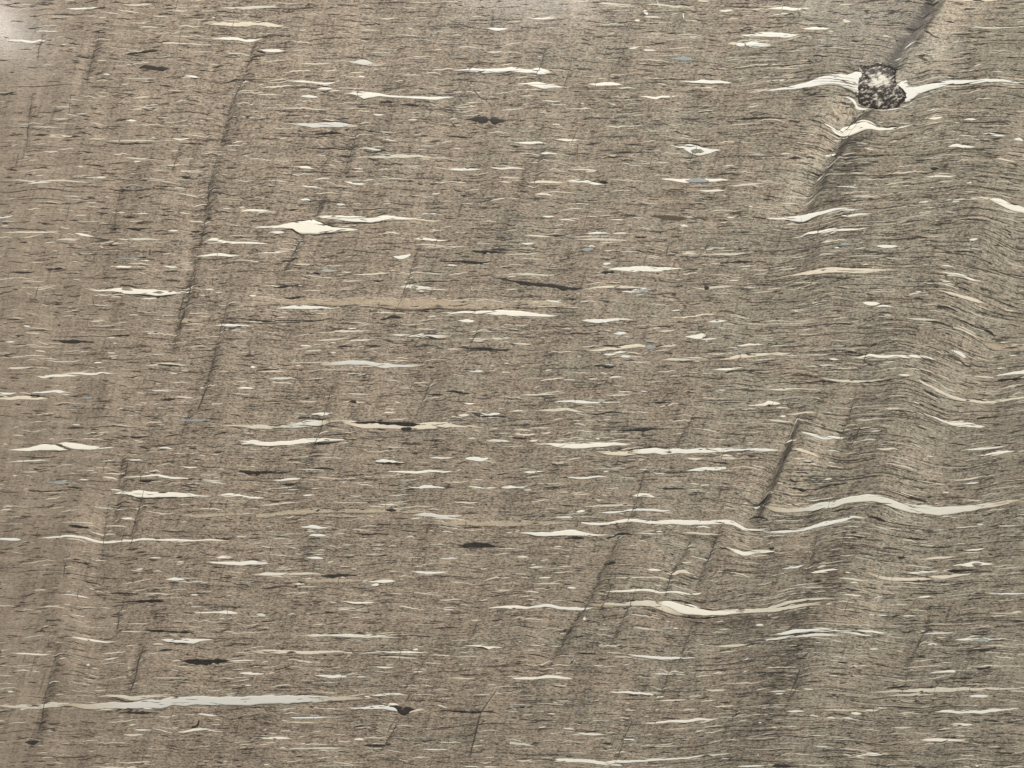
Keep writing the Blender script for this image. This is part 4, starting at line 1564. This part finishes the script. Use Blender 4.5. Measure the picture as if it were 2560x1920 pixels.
# rim walls and underside
rim = np.concatenate([idx[0, :-1], idx[:-1, -1], idx[-1, :0:-1], idx[:0:-1, 0]])
lowV = V[rim].copy(); lowV[:, 2] = -THICK
low = np.arange(len(rim)) + len(V)
Qw = np.stack([rim, np.roll(rim, -1), np.roll(low, -1), low], -1)
corners = np.array([low[0], low[nx-1], low[nx-1+ny-1], low[2*(nx-1)+ny-1]])
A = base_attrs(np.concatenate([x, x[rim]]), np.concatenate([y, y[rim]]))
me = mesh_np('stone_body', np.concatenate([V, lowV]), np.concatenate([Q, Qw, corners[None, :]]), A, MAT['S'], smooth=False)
body = new_obj('stone_body', me, slab, (0, 0, THICK))

def catmull(P, step=5.0):
    P = np.asarray(P, float)
    if len(P) == 2:
        n = max(4, int(np.hypot(*(P[1]-P[0])[:2])/step)); t = np.linspace(0, 1, n)[:, None]
        return P[0]*(1-t)+P[1]*t
    out = []
    Q_ = np.vstack([2*P[0]-P[1], P, 2*P[-1]-P[-2]])
    for i in range(1, len(Q_)-2):
        a, b, c, d = Q_[i-1:i+3]; n = max(2, int(np.hypot(*(c-b)[:2])/step))
        for t in np.arange(n)/n:
            out.append(.5*((2*b)+(c-a)*t+(2*a-5*b+4*c-d)*t*t+(3*b-a-3*c+d)*t**3))
    out.append(P[-1]); return np.array(out)

ZK = {'T': 0.00003, 'P': 0.00005, 'W': 0.00007, 'G': 0.00008, 'N': 0.00010, 'B': 0.00010, 'M': 0.00010, 'C': 0.00009, 'D': 0.00011}
ENDT = {'T': .34, 'P': .20, 'W': .18, 'G': .20, 'N': .02, 'B': .05, 'M': .05, 'C': .08, 'D': .03}
def lift(kind, w, r):
    if kind in 'WPG': return float(np.clip((.66 if kind == 'P' else .74)+.05*w+r.uniform(-.16, .12), .5, 1))
    if kind == 'D': return float(np.clip(.74+.05*w+r.uniform(-.14, .12), .6, 1))
    return 1.0
def smooth_noise(n, period, r):
    k = max(2, int(n/period)+2); return np.interp(np.linspace(0, k-1, n), np.arange(k), r.randn(k))

def strip(kind, w, pts, r, step=5.0, wob=True, tint=None):
    """spindle-shaped inlay: returns (xy, z, core, quads) in photo pixels"""
    explicit = all(p[2] is not None for p in pts)
    P = np.array([(p[0], p[1], p[2] if p[2] is not None else 0) for p in pts], float)
    C = catmull(P, step); n = len(C)
    seg = np.r_[0, np.cumsum(np.hypot(np.diff(C[:, 0]), np.diff(C[:, 1])))]; L = max(seg[-1], 1e-3); s = seg/L
    if explicit: wd = np.maximum(C[:, 2], .6)
    else: wd = w*np.maximum(.10, np.sin(np.pi*np.clip(s*.97+.015, 0, 1))**(.85 if kind in 'WGPB' else .6))
    wd = wd*({'W': 1.08, 'G': 1.08, 'P': 1.08}.get(kind, 1) if explicit else {'W': .95, 'G': .95, 'P': .92, 'D': .95}.get(kind, 1))
    if wob:
        amp = min(1.0, L/60)
        C[:, 1] += smooth_noise(n, 26/step, r)*.6*amp + smooth_noise(n, 9/step, r)*.25*amp
        wd = wd*(1+.08*smooth_noise(n, 18/step, r)) + .35*smooth_noise(n, 8/step, r)*amp
        if kind in 'DMC' : wd = wd*(1+.28*smooth_noise(n, 9/step, r))
        wd = np.maximum(wd, .5)
    T = np.gradient(C[:, :2], axis=0); T /= np.maximum(np.hypot(T[:, 0], T[:, 1]), 1e-6)[:, None]
    N = np.stack([-T[:, 1], T[:, 0]], -1)
    asym = .5 + (.10*smooth_noise(n, 30/step, r) if wob else 0)
    offs = [-1, -.62, 0, .62, 1]
    e = ENDT.get(kind, .1)
    o0 = explicit and C[0, 2] > .28*C[:, 2].max(); o1 = explicit and C[-1, 2] > .28*C[:, 2].max()
    sa = np.ones(n) if o0 else s; sb = np.ones(n) if o1 else 1-s
    endf = np.clip(sa/e, 0, 1)**.8*np.clip(sb/e, 0, 1)**.8
    if kind in 'DN': endf = .35+.65*endf
    te = .12 if (explicit and kind == 'W') else .3; tipf = np.clip(sa/te, 0, 1)*np.clip(sb/te, 0, 1); veil = lift(kind, np.max(wd), r)
    rows_xy, rows_z, rows_c, rows_r = [], [], [], []
    zk = ZK[kind]
    for o in offs:
        a = np.where(o < 0, o*asym, o*(1-asym)) if np.ndim(asym) else o*.5
        rows_xy.append(C[:, :2]+N*(a*wd)[:, None])
        rows_z.append(np.full(n, zk*(1-.5*o*o)+0.00001))
        crossc = {1: 0.0, .62: .62, 0: 1.0}[abs(o)]
        rows_c.append(endf*crossc); rows_r.append(np.full(n, crossc))
    # keel below the face: the inlay has body
    rows_xy.append(C[:, :2].copy()); rows_z.append(-np.maximum(.0003, wd*PX*.5)); rows_c.append(endf); rows_r.append(np.ones(n))
    m = 6
    XY = np.stack(rows_xy, 1).reshape(-1, 2); Z = np.stack(rows_z, 1).ravel(); Cc = np.stack([np.stack(rows_c, 1).ravel(), np.stack(rows_r, 1).ravel(), np.repeat(tipf, 6), np.full(n*6, veil)], 1)
    I = np.arange(n*m).reshape(n, m); qs = []
    ring = [0, 1, 2, 3, 4, 5]
    for a, b in zip(ring, ring[1:]+[0]):
        qs.append(np.stack([I[:-1, a], I[1:, a], I[1:, b], I[:-1, b]], -1))
    qs = np.concatenate(qs)
    return XY, Z, Cc, qs

def make_inlay(name, mat, parts_, parent, tints, origin=True, label=None):
    XY, Z, Cc, Q_, T_ = [], [], [], [], []; off = 0
    for (a, b, c, q), t in zip(parts_, tints):
        XY.append(a); Z.append(b); Cc.append(c); Q_.append(q+off); T_.append(np.full(len(b), t)); off += len(b)
    XY = np.concatenate(XY); Z = np.concatenate(Z)
    A = base_attrs(XY[:, 0], XY[:, 1]); Cc = np.concatenate([c_ if c_.ndim == 2 else np.stack([c_, np.ones(len(c_)), np.ones(len(c_)), np.ones(len(c_))], 1) for c_ in Cc]); A['core'] = ('FLOAT', Cc[:, 0]); A['rim'] = ('FLOAT', Cc[:, 1]); A['tip'] = ('FLOAT', Cc[:, 2]); A['veil'] = ('FLOAT', Cc[:, 3]); A['tint'] = ('FLOAT', np.concatenate(T_))
    c = XY.mean(0) if origin else np.array([W/2, H/2])
    Vv = np.stack([(XY[:, 0]-c[0])*PX, (c[1]-XY[:, 1])*PX, Z], -1)
    me = mesh_np(name, Vv, np.concatenate(Q_), A, mat)
    par = parent if parent is not None else slab
    wpos = np.array([wx(c[0]), wy(c[1]), 0.0])
    o = new_obj(name, me, par)
    base = np.array([0, 0, -THICK]) if par is slab else np.array(par['_w'])
    o.location = tuple(wpos-base)
    o['_w'] = [float(v) for v in wpos]
    if label: o['label'] = label
    return o

NAMES = {'W': 'pale_lens', 'G': 'grey_lens', 'P': 'cream_wisp', 'T': 'tan_band', 'D': 'dark_flake', 'N': 'brown_flake', 'B': 'blue_grain', 'M': 'mottled_patch', 'C': 'crack'}
STUFFN = {'W': 'small_pale_grains', 'G': 'small_grey_grains', 'P': 'small_cream_wisps', 'T': 'small_tan_bands', 'D': 'small_dark_flakes'}
feats = parse()
built = []           # (kind, bbox, obj)
SPECIAL = {(2092, 195): 'broad cream wing of the speckled nodule, on its left side', (2290, 215): 'cream wing tapering away right of the speckled nodule',
           (2200, 1270): 'longest pale blue vein, bent into an S below the fold', (400, 1755): 'widest grey white vein, low on the left',
           (1710, 1525): 'brightest white lens under the dark fold bands'}
for kind in 'TPWGNBMDC':
    items = [f for f in feats if f[0] == kind]
    def size(f):
        xs_ = [p[0] for p in f[2]]; ys_ = [p[1] for p in f[2]]
        w_ = max([p[2] or f[1] for p in f[2]])
        return math.hypot(max(xs_)-min(xs_), max(ys_)-min(ys_))*w_
    items.sort(key=size, reverse=True)
    rest = []
    for i, f in enumerate(items):
        r = np.random.RandomState(100+i*7+ord(kind))
        if f[1] < 0: continue
        st = strip(kind, f[1], f[2], r, step=4.0 if f[1] < 12 else 5.0, wob=True)
        ti = r.uniform(.2, .8)
        if i >= 100:
            rest.append((st, ti)); continue
        cx, cy = st[0].mean(0)
        par = None
        if kind in 'BM':
            for k2, bb, ob in built:
                if k2 in 'WPG' and bb[0] < cx < bb[2] and bb[1]-6 < cy < bb[3]+6: par = ob
        lab = None
        for (lx, ly), t in SPECIAL.items():
            if kind in 'WG' and abs(cx-lx) < 60 and abs(cy-ly) < 16 and size(f) > 3000: lab = t
        o = make_inlay(NAMES[kind], MAT[kind], [st], par, [ti], label=lab)
        mn, mx = st[0].min(0), st[0].max(0)
        built.append((kind, (mn[0], mn[1], mx[0], mx[1]), o))
    if rest:
        o = make_inlay(STUFFN[kind], MAT[kind], [a for a, b in rest], None, [b for a, b in rest], origin=False)
        o['kind'] = 'stuff'

def crack_strip(w, pts, r):
    q = [(a + r.uniform(-1.5, 1.5), b, None) for a, b, _ in pts]
    XY, Z, C, Q_ = strip('C', w, q, r, step=4.0, wob=False)
    jit = smooth_noise(len(Z)//6, 2.5, r)*1.3
    XY[:, 0] += np.repeat(jit, 6)
    C[:, 0] *= np.repeat(np.clip(.55+.5*smooth_noise(len(Z)//6, 3, r), 0, 1), 6)
    return XY, Z, C, Q_
for i, (w, pts) in enumerate(crs):
    r = np.random.RandomState(900+i)
    make_inlay('crack', MAT['C'], [crack_strip(w, pts, r)], None, [r.uniform(.2, .8)])
hair, ht = [], []
for k in range(520):
    x0 = rng.uniform(-200, 2760); y0 = rng.uniform(-200, 2060); L = rng.uniform(12, 60)*(1.2 if x0 > 1200 else 1)
    sl = rng.uniform(.12, .38) + .12*(x0 > 1500)
    n = max(3, int(L/18)); pts = []; xx = x0
    for j in range(n+1):
        pts.append((xx, y0+L*j/n, None)); xx -= sl*L/n + rng.uniform(-2, 2)
    r = np.random.RandomState(3000+k)
    hair.append(crack_strip(rng.uniform(1.0, 2.2), pts, r)); ht.append(r.uniform(0, 1))
o = make_inlay('hairline_cracks', MAT['C'], hair, None, ht, origin=False); o['kind'] = 'stuff'

# steep sheared threads inside the kinks
# ------------------------------------------------------------------ countless short threads following the layers
def threads(n, kind, wlo, whi, llo, lhi, seed, xlo=-MARG+10, wig=.9):
    r = np.random.RandomState(seed); S, Tt = [], []
    x0 = r.uniform(xlo, W+MARG-90-max(0, lhi-110), n); y0 = r.uniform(-MARG+10, H+MARG-10, n)
    L = llo + (lhi-llo)*r.beta(1.1, 3.2, n); w = wlo + (whi-wlo)*r.beta(1.2, 2.6, n)
    d0 = flow_d(x0, y0)
    for i in range(n):
        m = max(3, int(L[i]/6)+1); px = x0[i]+np.linspace(0, L[i], m)
        v = y0[i]-d0[i]
        yy = v + d0[i] + np.zeros(m)
        S.append((px, yy, v, m, i))
    PXs = np.concatenate([s[0] for s in S]); VV = np.concatenate([np.full(s[3], s[2]) for s in S])
    YY = np.concatenate([s[1] for s in S])
    for it in range(3): YY = VV + flow_d(PXs, YY)
    res, tt, o_ = [], [], 0
    for (px, yy, v, m, i) in S:
        yv = YY[o_:o_+m].copy(); o_ += m
        yv += np.cumsum(r.randn(m))*wig
        if yv.max()-yv.min() > (L[i]*.45+5 if kind != 'D' else L[i]*.9+8): continue
        # in the pale soft corners fewer threads read
        if px[0] < 260 and r.rand() < .45*(1-px[0]/260.): continue
        pts = [(a, b, None) for a, b in zip(px, yv)]
        st = fast_strip(kind, w[i], px, yv, r); res.append(st); tt.append(r.uniform(0, 1))
    return res, tt
def fast_strip(kind, w, px, py, r):
    n = len(px); s = np.linspace(0, 1, n)
    wd = w*np.maximum(.22, np.sin(np.pi*s)**.6)*(1+.2*r.randn(n)); wd = np.maximum(wd, .4)
    tx, ty = np.gradient(px), np.gradient(py); h = np.hypot(tx, ty)+1e-6
    nx_, ny_ = -ty/h, tx/h
    endf = np.clip(s/.2, .25, 1)*np.clip((1-s)/.2, .25, 1)
    z = ZK[kind]
    XY = np.stack([np.stack([px-nx_*wd/2, py-ny_*wd/2], -1), np.stack([px, py], -1), np.stack([px+nx_*wd/2, py+ny_*wd/2], -1), np.stack([px, py], -1)], 1).reshape(-1, 2)
    Z = np.stack([np.full(n, z*.6), np.full(n, z), np.full(n, z*.6), np.full(n, -.0003)], 1).ravel()
    vis = r.uniform(.45, 1.0)
    C = np.stack([endf*.5, endf, endf*.5, endf], 1).ravel()*(.75+.25*vis)
    C = np.stack([C, np.ones(len(C)), np.ones(len(C)), np.full(len(C), (.4+.6*r.rand()) if kind != 'D' else .55+.45*r.rand())], 1)
    I = np.arange(n*4).reshape(n, 4)
    q = np.concatenate([np.stack([I[:-1, a], I[1:, a], I[1:, b], I[:-1, b]], -1) for a, b in ((0, 1), (1, 2), (2, 3), (3, 0))])
    return XY, Z, C, q
a_, t_ = threads(11000, 'D', 1.6, 4.0, 8, 70, 51)
o = make_inlay('short_dark_threads', MAT['D'], a_, None, t_, origin=False); o['kind'] = 'stuff'
a_, t_ = threads(4800, 'P', 2.0, 5.4, 10, 110, 52)
o = make_inlay('short_cream_threads', MAT['P'], a_, None, t_, origin=False); o['kind'] = 'stuff'
a_, t_ = threads(420, 'W', 1.4, 4.2, 7, 40, 53)
o = make_inlay('short_white_threads', MAT['W'], a_, None, t_, origin=False); o['kind'] = 'stuff'

# long continuous laminae wrapping round the folds
for kd, nm, nn_, lo_, sd in (('D', 'long_dark_laminae', 620, 1780, 61), ('P', 'long_cream_laminae', 420, 1780, 62), ('D', 'fine_dark_laminae', 700, -240, 63)):
    a_, t_ = threads(nn_, kd, 1.1, 2.6, 60, 260, sd, lo_, .35)
    o = make_inlay(nm, MAT[kd], a_, None, t_, origin=False); o['kind'] = 'stuff'

# ------------------------------------------------------------------ the speckled nodule
def nodule_mat():
    m = bpy.data.materials.new('speckled_nodule'); m.use_nodes = True; nt = NT(m.node_tree)
    tc = nt.n('ShaderNodeAttribute', attribute_name='place').outputs['Vector']
    sep = nt.n('ShaderNodeVectorMath', operation='SUBTRACT'); nt.l(tc, sep.inputs[0]); sep.inputs[1].default_value = (22.04, 2.15, 0)
    rot = nt.n('ShaderNodeVectorRotate', rotation_type='Z_AXIS'); nt.l(sep.outputs[0], rot.inputs['Vector']); rot.inputs['Angle'].default_value = math.radians(22)
    n1 = nt.noise(rot.outputs[0], 6.5, 14, 5, 3, .66); n2 = nt.noise(rot.outputs[0], 16, 30, 3, 9, .6)
    q = nt.math('ADD', nt.math('MULTIPLY', n1, .72), nt.math('MULTIPLY', n2, .28))
    # a white patch across the middle
    s2 = nt.n('ShaderNodeVectorMath', operation='SUBTRACT'); nt.l(tc, s2.inputs[0]); s2.inputs[1].default_value = (21.98, 2.02, 0)
    s3 = nt.n('ShaderNodeVectorMath', operation='MULTIPLY'); nt.l(s2.outputs[0], s3.inputs[0]); s3.inputs[1].default_value = (2.3, 4.6, 0)
    ln = nt.n('ShaderNodeVectorMath', operation='LENGTH'); nt.l(s3.outputs[0], ln.inputs[0])
    q = nt.math('ADD', q, nt.rng(ln.outputs['Value'], .2, 1.0, .12, -.02))
    rim_ = nt.attr('core').outputs['Fac']
    q = nt.math('SUBTRACT', q, nt.rng(rim_, 0, .16, .06, 0))
    rp = nt.n('ShaderNodeValToRGB'); nt.l(q, rp.inputs[0])
    e = rp.color_ramp.elements; e[0].position = .44; e[0].color = lin((40,35,32)); e[1].position = .63; e[1].color = lin((224,218,204))
    k = e.new(.485); k.color = lin((68,62,56)); k = e.new(.52); k.color = lin((140,133,121)); k = e.new(.565); k.color = lin((186,179,165))
    finish(nt, m, rp.outputs[0], q); return m
OUT = [(800,562),(778,598),(800,622),(812,645),(795,672),(778,705),(778,760),(782,800),(776,850),(782,885),(815,912),(860,925),(905,938),(960,944),(1010,944),(1060,938),(1110,930),(1150,905),(1180,878),(1197,845),(1190,805),(1165,772),(1140,745),(1112,728),(1104,700),(1100,660),(1108,620),(1085,585),(1050,568),(1000,552),(950,548),(900,556),(850,566)]
P0 = np.array([(1920+a/3.4563, b/3.4563) for a, b in OUT])
Pc = np.vstack([P0, P0[:1]]); t0 = np.linspace(0, len(P0), len(P0)*4, endpoint=False)
Pn = np.stack([np.interp(t0, np.arange(len(Pc)), Pc[:, 0]), np.interp(t0, np.arange(len(Pc)), Pc[:, 1])], -1)
rr = np.random.RandomState(5); cN = Pn.mean(0)
Pn = cN + (Pn-cN)*(1+.018*rr.randn(len(Pn)))[:, None]
rings = [1.0, .97, .9, .75, .5, .25, .02]; hz = [.00010, .00022, .00030, .00034, .00036, .00037, .00037]
XYl, Zl, Cl = [], [], []
for s_, h_ in zip(rings, hz):
    XYl.append(cN+(Pn-cN)*s_); Zl.append(np.full(len(Pn), h_)); Cl.append(np.full(len(Pn), 1-s_))
XYl.append(cN+(Pn-cN)*.6); Zl.append(np.full(len(Pn), -.008)); Cl.append(np.zeros(len(Pn)))
nn = len(Pn); q_ = []
order = list(range(len(rings)))
for a in range(len(rings)-1):
    i0 = a*nn+np.arange(nn); i1 = (a+1)*nn+np.arange(nn); q_.append(np.stack([i0, np.roll(i0, -1), np.roll(i1, -1), i1], -1))
ib = len(rings)*nn+np.arange(nn); i0 = np.arange(nn); q_.append(np.stack([ib, np.roll(ib, -1), np.roll(i0, -1), i0], -1))
nod = make_inlay('speckled_nodule', nodule_mat(), [(np.concatenate(XYl), np.concatenate(Zl), np.concatenate(Cl), np.concatenate(q_))], None, [.5],
                 label='rounded black and white speckled nodule between two cream wings')
for o in bpy.data.objects:
    if '_w' in o: del o['_w']
print('vein parts', len(built))
